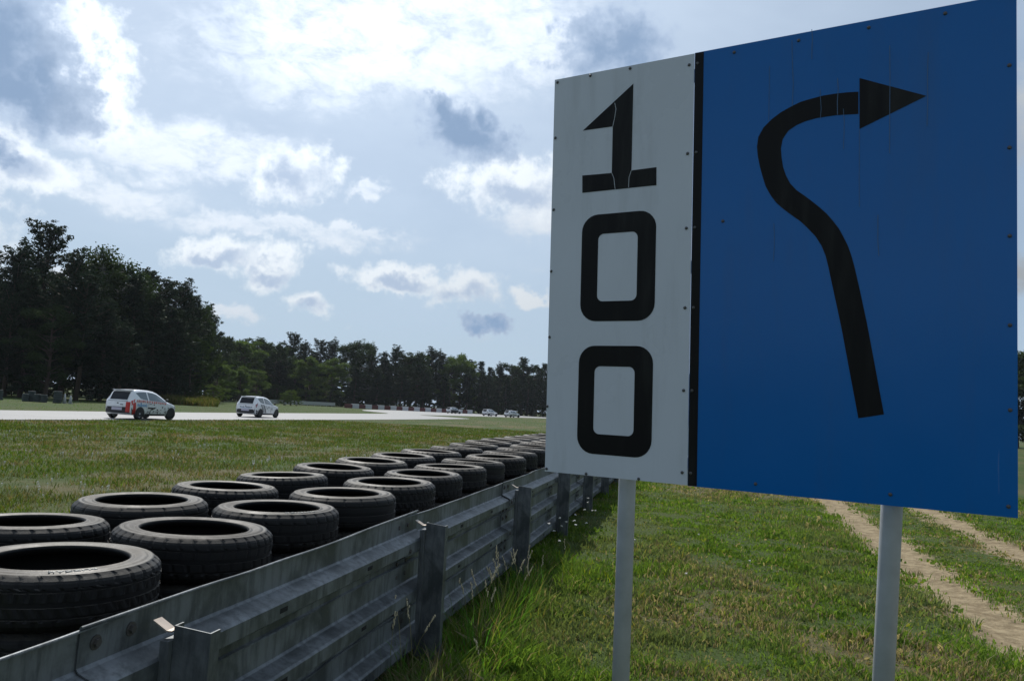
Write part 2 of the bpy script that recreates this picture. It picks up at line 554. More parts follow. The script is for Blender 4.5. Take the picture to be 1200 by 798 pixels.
def on_track(x, y):
    # rough test with the track's two edges
    ne = np.interp(y, [-60, -20, 14, 31, 67, 85, 112, 140, 170], [-60, -36, -25, -20, -12.4, -9.3, -6.6, -8.5, 0])
    return (x < ne + 0.15)

def blades_mesh(name, x, y, h, w, lean, col, bent=True, zoff=-0.012):
    n = len(x)
    a = RNG.uniform(0, 2 * math.pi, n); ld = RNG.uniform(0, 2 * math.pi, n)
    dx, dy = np.cos(a) * w / 2, np.sin(a) * w / 2
    lx, ly = np.cos(ld) * lean * h, np.sin(ld) * lean * h
    z0 = np.full(n, zoff)
    if bent:
        V = np.empty((n, 5, 3), np.float32)
        V[:, 0] = np.stack([x - dx, y - dy, z0], -1); V[:, 1] = np.stack([x + dx, y + dy, z0], -1)
        mx, my, mz = x + lx * 0.35, y + ly * 0.35, h * 0.6
        V[:, 2] = np.stack([mx + dx * .8, my + dy * .8, mz], -1); V[:, 3] = np.stack([mx - dx * .8, my - dy * .8, mz], -1)
        V[:, 4] = np.stack([x + lx, y + ly, h], -1)
        base = np.arange(n)[:, None] * 5
        F = np.concatenate([base + np.array([0, 1, 2, 3]), base + np.array([3, 2, 4])], 1).ravel()
        per = np.tile([4, 3], n); k = 5
    else:
        V = np.empty((n, 3, 3), np.float32)
        V[:, 0] = np.stack([x - dx, y - dy, z0], -1); V[:, 1] = np.stack([x + dx, y + dy, z0], -1)
        V[:, 2] = np.stack([x + lx, y + ly, h], -1)
        F = np.arange(n * 3); per = np.full(n, 3); k = 3
    C = np.repeat(np.concatenate([col, np.ones((n, 1))], 1), k, axis=0)
    return np_mesh(name, V.reshape(-1, 3), F, per, M_BLADE, {'Col': ('POINT', 'FLOAT_COLOR', C)})

def blade_colour(x, y, n):
    d = dryness(x, y)
    pd = 0.07 + 0.55 * d
    isdry = RNG.random(n) < pd
    g0, g1 = np.array([0.050, 0.110, 0.018]), np.array([0.105, 0.190, 0.034])
    s0, s1 = np.array([0.11, 0.105, 0.060]), np.array([0.25, 0.235, 0.155])
    t = RNG.random((n, 1))
    hue = fbm(x * 0.8, y * 0.8, 21, 3)[:, None]
    green = (g0 + (g1 - g0) * t) * (0.75 + 0.5 * hue)
    grey = np.clip((fbm(x * 1.1, y * 1.1, 83, 3) - 0.45) * 4, 0, 1)[:, None]
    green = green * (1 - grey * 0.55) + np.array([[0.105, 0.125, 0.075]]) * grey * 0.55
    green = green * np.where(RNG.random((n, 1)) < 0.06, np.array([[1.6, 1.15, 0.8]]), 1.0)
    return np.where(isdry[:, None], s0 + (s1 - s0) * t, green)

def scatter(n, r0, r1, az0, az1, power):
    u = RNG.random(n)
    k = 2 - power
    r = (r0 ** k + u * (r1 ** k - r0 ** k)) ** (1 / k)
    a = R(az0) + RNG.random(n) * (R(az1) - R(az0))
    return r * np.sin(a), r * np.cos(a), r

def build_grass():
    # close meadow on the sign's side of the rail
    x, y, r = scatter(520000, 3.0, 24, -16, 52, 1.75)
    rl = x - (RAIL[1] + RAIL[0] * y)
    keep = (rl > -0.25) & (RNG.random(len(x)) > rut_mask(x, y) * 1.15 - 0.12)
    clump = fbm(x * 3.1, y * 3.1, 55, 3)
    keep &= RNG.random(len(x)) < np.clip((clump - 0.26) * 3.0, 0.26, 1)
    x, y, r, rl, clump = x[keep], y[keep], r[keep], rl[keep], clump[keep]
    n = len(x)
    h = (0.014 + 0.060 * RNG.random(n) ** 2.0) * (0.30 + 2.0 * clump ** 2) * (0.5 + 0.9 * fbm(x * 0.7, y * 0.7, 77))
    h *= 1 + 1.6 * np.clip(1 - np.abs(rl - 0.15) / 0.55, 0, 1) * RNG.random(n)
    between = (x > RUT_A[1] + RUT_A[0] * y) & (x < RUT_B[1] + RUT_B[0] * y)
    h *= np.where(between, 0.6, 1.0)
    w = (0.0035 + 0.0035 * RNG.random(n)) * (1 + r / 9)
    weed = RNG.random(n) < 0.22 * np.clip(fbm(x * 1.9, y * 1.9, 63) * 3 - 1.0, 0, 1)
    w = np.where(weed, w * 3.6, w); h = np.where(weed, h * 0.75, h)
    o = mesh_obj('meadow_grass', blades_mesh('meadow_grass', x, y, h, w, RNG.uniform(0.2, 1.3, n), blade_colour(x, y, n) * np.array([1.42, 1.24, 1.35])))
    tag(o, 'short patchy meadow grass growing round the sign posts', 'grass', None, 'stuff')
    # infield beyond the tyres
    x, y, r = scatter(380000, 5.0, 60, -46, 14, 1.55)
    rl = x - (RAIL[1] + RAIL[0] * y)
    keep = (rl < -1.6) & ~on_track(x, y)
    clump = fbm(x * 1.3, y * 1.3, 56, 3)
    keep &= RNG.random(len(x)) < np.clip((clump - 0.2) * 2.6, 0.15, 1)
    x, y, r, clump = x[keep], y[keep], r[keep], clump[keep]
    n = len(x)
    h = (0.02 + 0.07 * RNG.random(n) ** 1.5) * (0.6 + 0.9 * clump)
    w = (0.004 + 0.004 * RNG.random(n)) * (1 + r / 8)
    o = mesh_obj('infield_grass', blades_mesh('infield_grass', x, y, h, w, RNG.uniform(0.2, 1.2, n), blade_colour(x, y, n) * np.array([0.88, 0.75, 0.70]), bent=False))
    tag(o, 'sunlit mown grass between the tyre barrier and the race track', 'grass', None, 'stuff')
    # strip between the track and the wood, and the far infield: coarse tufts
    n = 16000
    x = RNG.uniform(-60, 20, n); y = RNG.uniform(36, 150, n)
    fe = np.interp(y, [0, 41, 62, 87, 113, 139, 166], [-40, -26.7, -23.2, -20.9, -17.8, -25.8, -29])
    keep = ((x < fe - 0.3) & (x > fe - 26)) | (~on_track(x, y) & (x > -20))
    x, y = x[keep], y[keep]; n = len(x)
    h = 0.02 + 0.045 * RNG.random(n)
    o = mesh_obj('verge_grass', blades_mesh('verge_grass', x, y, h, np.full(n, 0.05), RNG.uniform(0.1, 0.8, n), blade_colour(x, y, n) * np.array([1.0, 1.1, 0.9]), bent=False))
    tag(o, 'green verge grass along the far side of the race track', 'grass', None, 'stuff')
    # white clover heads in the infield
    n = 420
    x, y, r = scatter(n, 7, 30, -44, 8, 1.4)
    cl = fbm(x * 0.5, y * 0.5, 91)
    keep = (x - (RAIL[1] + RAIL[0] * y) < -1.9) & ~on_track(x, y) & (cl > 0.47)
    V, F = [], []
    for xx, yy in zip(x[keep], y[keep]):
        for j in range(random.randint(1, 3)):
            cx, cy, cz, s = xx + random.gauss(0, .06), yy + random.gauss(0, .06), random.uniform(.05, .10), random.uniform(.010, .017)
            i0 = len(V)
            V += [(cx + s, cy, cz), (cx, cy + s, cz), (cx - s, cy, cz), (cx, cy - s, cz), (cx, cy, cz + s), (cx, cy, -0.01)]
            F += [(i0, i0 + 1, i0 + 4), (i0 + 1, i0 + 2, i0 + 4), (i0 + 2, i0 + 3, i0 + 4), (i0 + 3, i0, i0 + 4), (i0 + 1, i0, i0 + 5), (i0 + 3, i0 + 2, i0 + 5)]
    me = bpy.data.meshes.new('clover'); me.from_pydata(V, [], F)
    o = mesh_obj('clover_blossom', me, simple('petal_white', (0.72, 0.70, 0.66), 0.8))
    tag(o, 'tiny white clover blossoms dotted over the infield grass', 'flowers', None, 'stuff')
build_grass()
# ------------------------------------------------------------------ guard rail
def m_galv(name='galvanised_steel', k=1.0):
    if name in MATS: return MATS[name]
    mt, b, out = mat_new(name)
    tc = b.n('ShaderNodeTexCoord'); P = tc.outputs['Object']
    n1 = b.noise(P, 3.0, 6, 0.65, 0.4)
    n2 = b.noise(b.mapping(P, (1, 1, 0.18)), 26.0, 5, 0.65)
    n3 = b.noise(P, 90.0, 3, 0.6)
    st = b.noise(b.mapping(P, (1, 1, 0.06)), 14.0, 4, 0.7)
    c = b.mix(b.smooth(n1, 0.38, 0.60), [v * k for v in (0.15, 0.168, 0.18)], [v * k for v in (0.37, 0.40, 0.425)])
    c = b.mix(b.smooth(n2, 0.40, 0.70, 0.0, 0.75), c, [v * k for v in (0.12, 0.135, 0.14)])
    c = b.mix(b.smooth(n3, 0.55, 0.8, 0.0, 0.3), c, [v * k for v in (0.44, 0.46, 0.48)])
    rust = b.m('MULTIPLY', b.smooth(st, 0.66, 0.74), b.smooth(n1, 0.52, 0.68))
    c = b.mix(b.m('MULTIPLY', rust, 0.6), c, (0.16, 0.075, 0.035))
    p = principled(b, out, color=c, metal=0.55, rough=b.smooth(n1, 0.2, 0.8, 0.42, 0.64), spec=0.5)
    bump(b, p, b.m('ADD', n1, b.m('MULTIPLY', n3, 0.15)), 0.16, 0.02)
    MATS[name] = mt
    return mt

M_GALV = m_galv('galvanised_steel', 0.60)
M_POST = m_galv('galvanised_post', 0.52)
M_BOLT = simple('bolt_steel', (0.13, 0.12, 0.115), 0.55, 0.7)
M_RUSTY = simple('rusty_zinc', (0.42, 0.36, 0.31), 0.55, 0.5, var=0.35, scale=18)

BEAM_PITCH = 0.272
BEAM_TOPZ = 0.855
# profile: (distance behind the post front line, height from beam centre)
PROF = [(0.2125, 0.1375), (0.2225, 0.1360), (0.2225, 0.036), (0.214, 0.027), (0.158, 0.006), (0.148, -0.002), (0.148, -0.056),
        (0.158, -0.064), (0.212, -0.086), (0.2225, -0.094), (0.2225, -0.128), (0.216, -0.1335)]

def beam_mesh(name, length, th=0.004, seed=0):
    """W-beam running along +Y of its own frame, d along -X (away from the posts' front), small dents"""
    rnd = random.Random(seed)
    n = 26
    bm = bmesh.new()
    front, back = [], []
    dents = [(rnd.uniform(0.1, 0.9), rnd.uniform(-0.004, 0.005), rnd.uniform(0.04, 0.12)) for _ in range(5)]
    P = PROF
    # outward normals of the profile polyline
    nor = []
    for i in range(len(P)):
        a, c = P[max(i - 1, 0)], P[min(i + 1, len(P) - 1)]
        t = Vector((c[0] - a[0], c[1] - a[1])).normalized()
        nor.append((t.y, -t.x))
    for k in range(n + 1):
        s = k / n
        off = sum(a * math.exp(-((s - p) / w) ** 2) for p, a, w in dents)
        wob = 0.004 * math.sin(s * 5 + seed)
        f_, b_ = [], []
        for (d, z), (nx_, nz_) in zip(P, nor):
            topk = max(0, z) / 0.13
            f_.append(bm.verts.new((-(d + off * topk), s * length, z + wob * topk + off * 0.6 * topk)))
            b_.append(bm.verts.new((-(d + off * topk + nx_ * th * -1), s * length, z + nz_ * th * -1 + wob * topk + off * 0.6 * topk)))
        front.append(f_); back.append(b_)
    m_ = len(P)
    for k in range(n):
        for i in range(m_ - 1):
            bm.faces.new((front[k][i], front[k][i + 1], front[k + 1][i + 1], front[k + 1][i]))
            bm.faces.new((back[k][i], back[k + 1][i], back[k + 1][i + 1], back[k][i + 1]))
        bm.faces.new((front[k][0], front[k + 1][0], back[k + 1][0], back[k][0]))
        bm.faces.new((front[k][-1], back[k][-1], back[k + 1][-1], front[k + 1][-1]))
    for e in (0, n):
        for i in range(m_ - 1):
            bm.faces.new((front[e][i], back[e][i], back[e][i + 1], front[e][i + 1]))
    # rolled bead along the top edge
    pts = []
    for k in range(0, n + 1):
        c = (front[k][0].co + back[k][1].co) / 2
        pts.append(Vector((c.x - 0.002, c.y, c.z + 0.001)))
    tube_bm(bm, pts, [0.0052] * len(pts), 8)
    me = bm_mesh(name, bm, mat=M_GALV)
    return me

def post_mesh():
    """C-section post, web across the rail, open side away from the camera; local +X = towards the sign, +Y along the rail"""
    th, dep, fl = 0.005, 0.118, 0.052
    out = [(0, 0), (0, fl), (-th, fl), (-th, th), (-dep + th, th), (-dep + th, fl * 0.8), (-dep, fl * 0.8), (-dep, 0)]
    bm = bmesh.new()
    lo = [bm.verts.new((x, y, -0.35)) for x, y in out]
    zt = lambda x: POST_TOP + 0.012 * (-x / dep) 
    hi = [bm.verts.new((x, y, zt(x))) for x, y in out]
    for i in range(len(out)):
        j = (i + 1) % len(out)
        bm.faces.new((lo[i], lo[j], hi[j], hi[i]))
    bm.faces.new(lo[::-1]); bm.faces.new(hi)
    return bm_mesh('post', bm, mat=M_POST)

def hexbolt(bm, c, axis, r=0.012, h=0.010):
    rot = Vector((0, 0, 1)).rotation_difference(Vector(axis)).to_matrix().to_4x4()
    mt = Matrix.Translation(Vector(c)) @ rot
    bmesh.ops.create_cone(bm, segments=12, radius1=r * 1.7, radius2=r * 1.7, depth=0.003, matrix=mt, cap_ends=True)
    bmesh.ops.create_cone(bm, segments=6, radius1=r, radius2=r, depth=h, matrix=mt @ Matrix.Translation((0, 0, h / 2)), cap_ends=True)

def build_guard_rail():
    root = empty('guard_rail', (POSTS[3][0], POSTS[3][1], 0))
    tag(root, 'galvanised three-beam steel guard rail on channel posts beside the tyres', 'guard rail')
    org = Vector((POSTS[3][0], POSTS[3][1], 0))
    pm = post_mesh()
    # spacer bracket: folded plate between beam and post
    bm = bmesh.new()
    prof = [(-0.122, 0.0), (-0.140, 0.0), (-0.184, 0.026), (-0.184, 0.030), (-0.138, 0.0045), (-0.122, 0.0045)]
    for y0, y1 in ((-0.006, 0.034),):
        a = [bm.verts.new((x, y0, z)) for x, z in prof]; c = [bm.verts.new((x, y1, z)) for x, z in prof]
        for i in range(len(prof)):
            j = (i + 1) % len(prof)
            bm.faces.new((a[i], a[j], c[j], c[i]))
        bm.faces.new(a[::-1]); bm.faces.new(c)
    bracket = bm_mesh('bracket', bm, mat=M_RUSTY)
    bm = bmesh.new()
    box_bm(bm, (-0.147, -0.020, -0.74), (-0.119, 0.060, -0.03))
    spacer = bm_mesh('spacer', bm, mat=M_POST)
    bm = bmesh.new(); hexbolt(bm, (0, 0, 0), (1, 0, 0)); bolt = bm_mesh('bolt', bm, mat=M_BOLT)
    bm = bmesh.new(); box_bm(bm, (-0.001, -0.028, -0.009), (0.0012, 0.028, 0.009)); slot = bm_mesh('slot', bm, mat=simple('slot_dark', (0.01, 0.01, 0.01), 0.9))
    nP = len(POSTS)
    for i, (x, y) in enumerate(POSTS):
        a = POSTS[max(i - 1, 0)]; c = POSTS[min(i + 1, nP - 1)]
        ang = math.atan2(c[1] - a[1], c[0] - a[0]) - math.pi / 2
        p = mesh_obj('post', pm, None, root)
        p.location = Vector((x, y, 0)) - org
        p.rotation_euler = (R(random.uniform(-.6, .6)), R(random.uniform(-.7, .7)), ang + R(random.uniform(-2.5, 2.5)))
        s = mesh_obj('spacer', spacer, None, p); s.location = (0, 0, POST_TOP)
        br = mesh_obj('bracket', bracket, None, p); br.location = (0, 0, POST_TOP - 0.008)
    for i in range(nP - 1):
        a, c = Vector((*POSTS[i], 0)), Vector((*POSTS[i + 1], 0))
        d = c - a
        L = d.length
        ang = math.atan2(d.y, d.x) - math.pi / 2
        for lv in range(3):
            over_a, over_c = 0.26, 0.10
            bmsh = beam_mesh('beam', L + over_a + over_c, seed=i * 7 + lv)
            o = mesh_obj('beam', bmsh, None, root)
            zc = BEAM_TOPZ - 0.137 - lv * BEAM_PITCH
            u = d.normalized()
            # alternate spans lap in front of / behind one another
            sh = Vector((u.y, -u.x, 0)) * (0.0045 if i % 2 else 0.0)
            o.location = a - u * over_a - org + Vector((0, 0, zc + (0.006 if i % 2 else 0))) + sh
            o.rotation_euler = (R(random.uniform(-.12, .12)), R(random.uniform(-.9, .9)), ang)
            if i >= 9: continue
            for by in (over_a + 0.30 - 0.56, ):
                pass
            # slots in the middle web
            for fr in (0.36, 0.68):
                s = mesh_obj('slot', slot, None, o); s.location = (-0.1478, (L + .36) * fr + random.uniform(-.05, .05), -0.028)
            # lap bolts on the lap at the span's start
            for by, bz, bd in ((0.06, 0.090, 0.2225), (0.20, 0.090, 0.2225), (0.06, -0.030, 0.148), (0.06, -0.110, 0.2225), (0.20, -0.110, 0.2225)):
                bo = mesh_obj('bolt', bolt, None, o); bo.location = (-bd + 0.002, by, bz)
build_guard_rail()

# ------------------------------------------------------------------ tyres
def m_rubber():
    mt, b, out = mat_new('tyre_rubber')
    tc = b.n('ShaderNodeTexCoord'); P = tc.outputs['Object']
    geo = b.n('ShaderNodeNewGeometry')
    oi = b.n('ShaderNodeObjectInfo')
    sp = b.n('ShaderNodeSeparateXYZ'); b.link(geo.outputs['Normal'], sp.inputs[0])
    off = b.n('ShaderNodeVectorMath', operation='ADD'); b.link(P, off.inputs[0])
    cmb = b.n('ShaderNodeCombineXYZ'); b.link(b.m('MULTIPLY', oi.outputs['Random'], 40.0), cmb.inputs[0]); b.link(cmb.outputs[0], off.inputs[1])
    n1 = b.noise(off.outputs[0], 6.0, 6, 0.65)
    n2 = b.noise(off.outputs[0], 60.0, 4, 0.7)
    base = b.mix(n1, (0.0055, 0.0055, 0.006), (0.013, 0.013, 0.013))
    # dust that settled on the upward faces
    dust = b.m('MULTIPLY', b.smooth(sp.outputs[2], 0.50, 0.98), b.smooth(b.m('ADD', n1, b.m('MULTIPLY', n2, 0.5)), 0.40, 1.05, 0.12, 1.0))
    c = b.mix(dust, base, b.mix(oi.outputs['Random'], (0.045, 0.041, 0.036), (0.115, 0.104, 0.088)))
    p = principled(b, out, color=c, rough=b.smooth(n1, 0.2, 0.8, 0.45, 0.74), spec=0.27)
    bump(b, p, n2, 0.25, 0.004)
    return mt
M_RUB = m_rubber()
M_LETTER = simple('letter_white', (0.55, 0.54, 0.50), 0.8, var=0.5, scale=30)

T_R, T_W, T_BEAD = 0.325, 0.18, 0.216
def tyre_mesh(name, seed, pattern, seg=180):
    """upright lathe (axis Z): rounded shoulders, tread with grooves, sidewall ribs, hollow inside"""
    rnd = random.Random(seed)
    Rr, W, B = T_R, T_W, T_BEAD
    hw = W / 2
    # half profile from inner top bead outwards and down to mid tread
    prof = [(B + 0.030, hw * 0.60, 's'), (B + 0.010, hw * 0.72, 's'), (B, hw * 0.86, 's'), (B + 0.004, hw * 0.955, 's'), (B + 0.011, hw * 0.985, 's'), (B + 0.017, hw * 0.925, 's'),
            (B + 0.024, hw * 0.930, 's'), (B + 0.040, hw * 1.0, 's'), (B + 0.058, hw * 1.0, 's'), (B + 0.062, hw * 0.965, 's'), (B + 0.066, hw * 0.965, 's'),
            (B + 0.070, hw * 0.985, 's'), (B + 0.080, hw * 0.960, 's'), (Rr - 0.020, hw * 0.875, 'k'), (Rr - 0.010, hw * 0.79, 'k'), (Rr - 0.004, hw * 0.70, 'k'), (Rr - 0.0015, hw * 0.58, 'k'),
            (Rr - 0.001, hw * 0.50, 't'), (Rr - 0.008, hw * 0.49, 'g'), (Rr - 0.008, hw * 0.42, 'g'), (Rr, hw * 0.41, 't'), (Rr, hw * 0.10, 't'), (Rr - 0.008, hw * 0.09, 'g')]
    full = prof + [(r, -z, k) for r, z, k in prof[::-1]]
    bm = bmesh.new()
    rings = []
    e1, p1 = rnd.uniform(-.004, .006), rnd.uniform(0, 6.28)
    for j in range(seg):
        th = 2 * math.pi * j / seg
        ring = []
        for r, z, k in full:
            rr, tw = r, 0.0
            if k == 'k' and pattern != 2:
                if j % 5 == 0: rr -= 0.0050
            if k == 'k' and pattern == 2:
                if j % 9 == 0: rr -= 0.004
            if k == 't':
                if pattern == 0 and (j + (2 if z < 0 else 0)) % 5 == 0: rr -= 0.005
                if pattern == 1 and (j + int(abs(z) * 60)) % 4 == 0: rr -= 0.005
                tw = (abs(z) / hw) * 0.05
            sq = 1 + e1 / Rr * math.cos(2 * (th - p1))
            if r < B + 0.02: sq += 0.010 * math.cos(3 * th + p1) 
            ring.append(bm.verts.new((rr * sq * math.cos(th + tw), rr * sq * math.sin(th + tw), z)))
        rings.append(ring)
    for j in range(seg):
        a, c = rings[j], rings[(j + 1) % seg]
        for i in range(len(full) - 1):
            bm.faces.new((a[i], a[i + 1], c[i + 1], c[i]))
    # inner liner from bottom bead back up to top bead
    inner = [(B + 0.03, -hw * 0.60), (Rr - 0.035, -hw * 0.55), (Rr - 0.022, 0.0), (Rr - 0.035, hw * 0.55), (B + 0.03, hw * 0.60)]
    prev = [r_[-1] for r_ in rings]
    for q, (r, z) in enumerate(inner[1:], 1):
        if q == len(inner) - 1:
            cur = [r_[0] for r_ in rings]
        else:
            cur = [bm.verts.new((r * math.cos(2 * math.pi * j / seg), r * math.sin(2 * math.pi * j / seg), z)) for j in range(seg)]
        for j in range(seg):
            bm.faces.new((prev[j], cur[j], cur[(j + 1) % seg], prev[(j + 1) % seg]))
        prev = cur
    me = bm_mesh(name, bm, smooth=False, mat=M_RUB)
    # smooth sidewalls, crisp tread
    rad = np.empty(len(me.vertices) * 3, np.float32); me.vertices.foreach_get('co', rad)
    rad = np.hypot(rad[0::3], rad[1::3])
    for p in me.polygons:
        p.use_smooth = max(rad[v] for v in p.vertices) < Rr - 0.021
    return me

TYRES = [tyre_mesh('tyre', 1, 0), tyre_mesh('tyre', 2, 1), tyre_mesh('tyre', 3, 2), tyre_mesh('tyre', 4, 0, 150)]

def curved_text(body, radius, size, z, centre_deg, flip=True):
    """raised letters bent round the sidewall, read from outside the tyre (flip) or from the middle"""
    cu = bpy.data.curves.new('lettering', 'FONT')
    cu.body = body; cu.size = size; cu.align_x = 'CENTER'; cu.extrude = 0.0012; cu.resolution_u = 3
    cu.space_character = 1.15
    t = bpy.data.objects.new('tmp_text', cu); COL.objects.link(t)
    dg = bpy.context.evaluated_depsgraph_get()
    me = bpy.data.meshes.new_from_object(t.evaluated_get(dg))
    bpy.data.objects.remove(t, do_unlink=True)
    bm = bmesh.new(); bm.from_mesh(me)
    bmesh.ops.subdivide_edges(bm, edges=[e for e in bm.edges if e.calc_length() > size * 0.4], cuts=2)
    for v in bm.verts:
        x, y, zz = v.co
        if flip:
            th = R(centre_deg) - x * 1.25 / radius; r = radius + (y - size * 0.35)
        else:
            th = R(centre_deg) + x * 1.25 / radius; r = radius - (y - size * 0.35)
        v.co = Vector((r * math.cos(th), r * math.sin(th), z + zz))
    me2 = bm_mesh('lettering', bm, mat=M_LETTER)
    bpy.data.meshes.remove(me)
    return me2

def _extra(ys, xs):
    def f(y):
        if y < ys[0]: return xs[0] + (y - ys[0]) * 0.222
        if y > ys[-1]: return xs[-1] + (y - ys[-1]) * 0.235
        return float(np.interp(y, ys, xs))
    return f
_fr = _extra([2.8, 3.48, 4.16, 4.84, 5.52, 6.2, 6.88, 7.56, 8.24, 8.92], [-1.540, -1.340, -1.171, -0.986, -0.798, -0.632, -0.467, -0.303, -0.105, 0.085])
_fl = _extra([3.42, 4.14, 4.86, 5.58, 6.30, 7.02, 7.74, 8.46, 9.18, 9.90], [-2.014, -1.868, -1.700, -1.540, -1.361, -1.184, -0.997, -0.786, -0.576, -0.385])
def _rail_x(y):
    return float(np.interp(y, [q[1] for q in POSTS], [q[0] for q in POSTS]))
ROW_R = [(min(_fr(y), _rail_x(y) - 0.588) + random.uniform(-.008, .004), y) for y in [2.80 + 0.68 * i for i in range(0, 24)]]
ROW_L = [(min(_fl(y), min(_fr(y), _rail_x(y) - 0.588) - 0.655) + random.uniform(-.008, .004), y) for y in [3.42 + 0.72 * i for i in range(-1, 22)]]
def _top(y):
    return 0.905 + 0.0205 * max(0.0, min(y, 11.0) - 2.8)

def place_tyres():
    n_layer = 5
    first = {}
    for row, pts in (('inner', ROW_R), ('outer', ROW_L)):
        for i, (x, y) in enumerate(pts):
            for k in range(n_layer):
                v = (i * 3 + k * 2 + (1 if row == 'inner' else 0)) % 4
                o = bpy.data.objects.new('tyre', TYRES[v])
                COL.objects.link(o)
                jx, jy = (random.uniform(-.012, .012), random.uniform(-.012, .012)) if k == n_layer - 1 else (random.uniform(-.008, .008),) * 2
                wz = _top(y) / n_layer
                sr = random.uniform(0.955, 1.02)
                o.scale = (sr, sr, wz / T_W)
                o.location = (x + jx, y + jy, (k + 0.5) * wz)
                tl = 1.5 if k == n_layer - 1 else 0.0
                o.rotation_euler = (R(random.uniform(-tl, tl)), R(random.uniform(-tl, tl)), random.uniform(0, 6.28))
                top = k == n_layer - 1
                if top: o.location.z += 0.002
                ORD = ['first', 'second', 'third', 'fourth', 'fifth', 'sixth', 'seventh', 'eighth', 'ninth', 'tenth', 'eleventh', 'twelfth', 'thirteenth', 'fourteenth', 'fifteenth', 'sixteenth', 'seventeenth', 'eighteenth', 'nineteenth', 'twentieth', 'twenty-first', 'twenty-second', 'twenty-third', 'twenty-fourth', 'twenty-fifth']
                lay = ['bottom', 'fourth', 'third', 'second', 'top'][k]
                rel = i
                what = {'top': 'dusty top tyre', 'bottom': 'bottom tyre'}.get(lay, lay + ' tyre down')
                side = 'guard-rail row' if row == 'inner' else 'infield row'
                if rel > 0: lab = f'{what} of the {ORD[rel - 1]} stack beyond the big-lettered tyre, {side}'
                elif rel == 0: lab = f'{what} in the stack that carries the big-lettered tyre' if row == 'inner' else f'{what} of the infield stack right behind the big-lettered tyre'
                else: lab = f'{what} of the {ORD[-rel - 1]} stack before the big-lettered tyre, {side}'
                grp = 'tyres stacked along the ' + ('guard rail' if row == 'inner' else 'infield')
                tag(o, lab, 'tyre', grp)
                first[(row, i, k)] = o
    return first
TY = place_tyres()
for (key, word, deg, lab) in ((('inner', 0, 4), 'BLIZZAK', -52, 'dusty tyre with large worn letters on its sidewall, on a stack by the guard rail'),
                              (('inner', 2, 4), 'POTENZA', -48, 'dusty tyre with white raised letters along its near sidewall, beside the guard rail')):
    o = TY[key]
    o['label'] = lab; del o['group']
    o.rotation_euler = (0, 0, 0)
    t = mesh_obj('lettering', curved_text(word, T_BEAD + 0.049, 0.026, T_W / 2 + 0.0012, deg, flip=True), None, o)

# old tyre stacks at the edge of the wood
def far_stacks():
    M_OLD = simple('old_painted_rubber', (0.05, 0.066, 0.066), 0.8, var=0.3)
    me = TYRES[3].copy(); me.materials.clear(); me.materials.append(M_OLD)
    specs = [(1, 5, 0.85), (32, 4, 0.80), (38.5, 5, 0.88), (46, 4, 0.82), (53.5, 4, 0.8), (69.5, 5, 1.0)]
    Y = 66.0
    for j, (px, n, s) in enumerate(specs):
        h0 = 447.4 + 0.056 * px
        p = at_depth(px, h0, Y + (0.5 if j == 2 else 0))
        for k in range(n):
            o = bpy.data.objects.new('tyre', me); COL.objects.link(o)
            o.location = (p[0] + random.uniform(-.04, .04), p[1] + random.uniform(-.04, .04), (k + 0.5) * T_W * 1.12 * s - 0.01)
            o.scale = (s, s, s * 1.12)
            o.rotation_euler = (0, 0, random.uniform(0, 6.28))
            tag(o, 'faded grey green tyre in a short stack at the foot of the dark wood', 'tyre', 'old tyre stacks before the wood')
    # two pale cone markers beside them
    for px, hh in ((77.5, 0.80), (84.5, 0.68)):
        p = at_depth(px, 452, Y + 0.4)
        c = empty('traffic_cone', (p[0], p[1], -0.01))
        tag(c, 'pale weathered traffic cone beside the old tyre stacks', 'traffic cone', 'cones by the wood')
        bm = bmesh.new(); box_bm(bm, (-.2, -.2, 0), (.2, .2, .04)); mesh_obj('base', bm_mesh('base', bm, mat=simple('cone_base', (0.2, 0.21, 0.22), 0.8)), None, c)
        bm = bmesh.new(); tube_bm(bm, [(0, 0, .04), (0, 0, hh * .6), (0, 0, hh)], [.16, .09, .045], 14)
        mesh_obj('cone', bm_mesh('cone', bm, True, mat=simple('cone_pale', (0.42, 0.44, 0.45), 0.7)), None, c)
far_stacks()
# ------------------------------------------------------------------ distance sign
S_O = np.array([0.14605655, 2.8741821, 1.2872205])
S_A = np.array([1.24355294, -0.740603148, 0.000372])
S_B = np.array([-0.0408206, -0.06104463, 1.44644246])
S_N = np.cross(S_A, S_B); S_N /= np.linalg.norm(S_N)      # towards the viewer
S_SIZE = 1.448

def sign_uv(px, py):
    r = ray(px, py)
    s = np.linalg.solve(np.stack([S_A, S_B, -r], 1), EYE - S_O)
    return s[0], s[1]

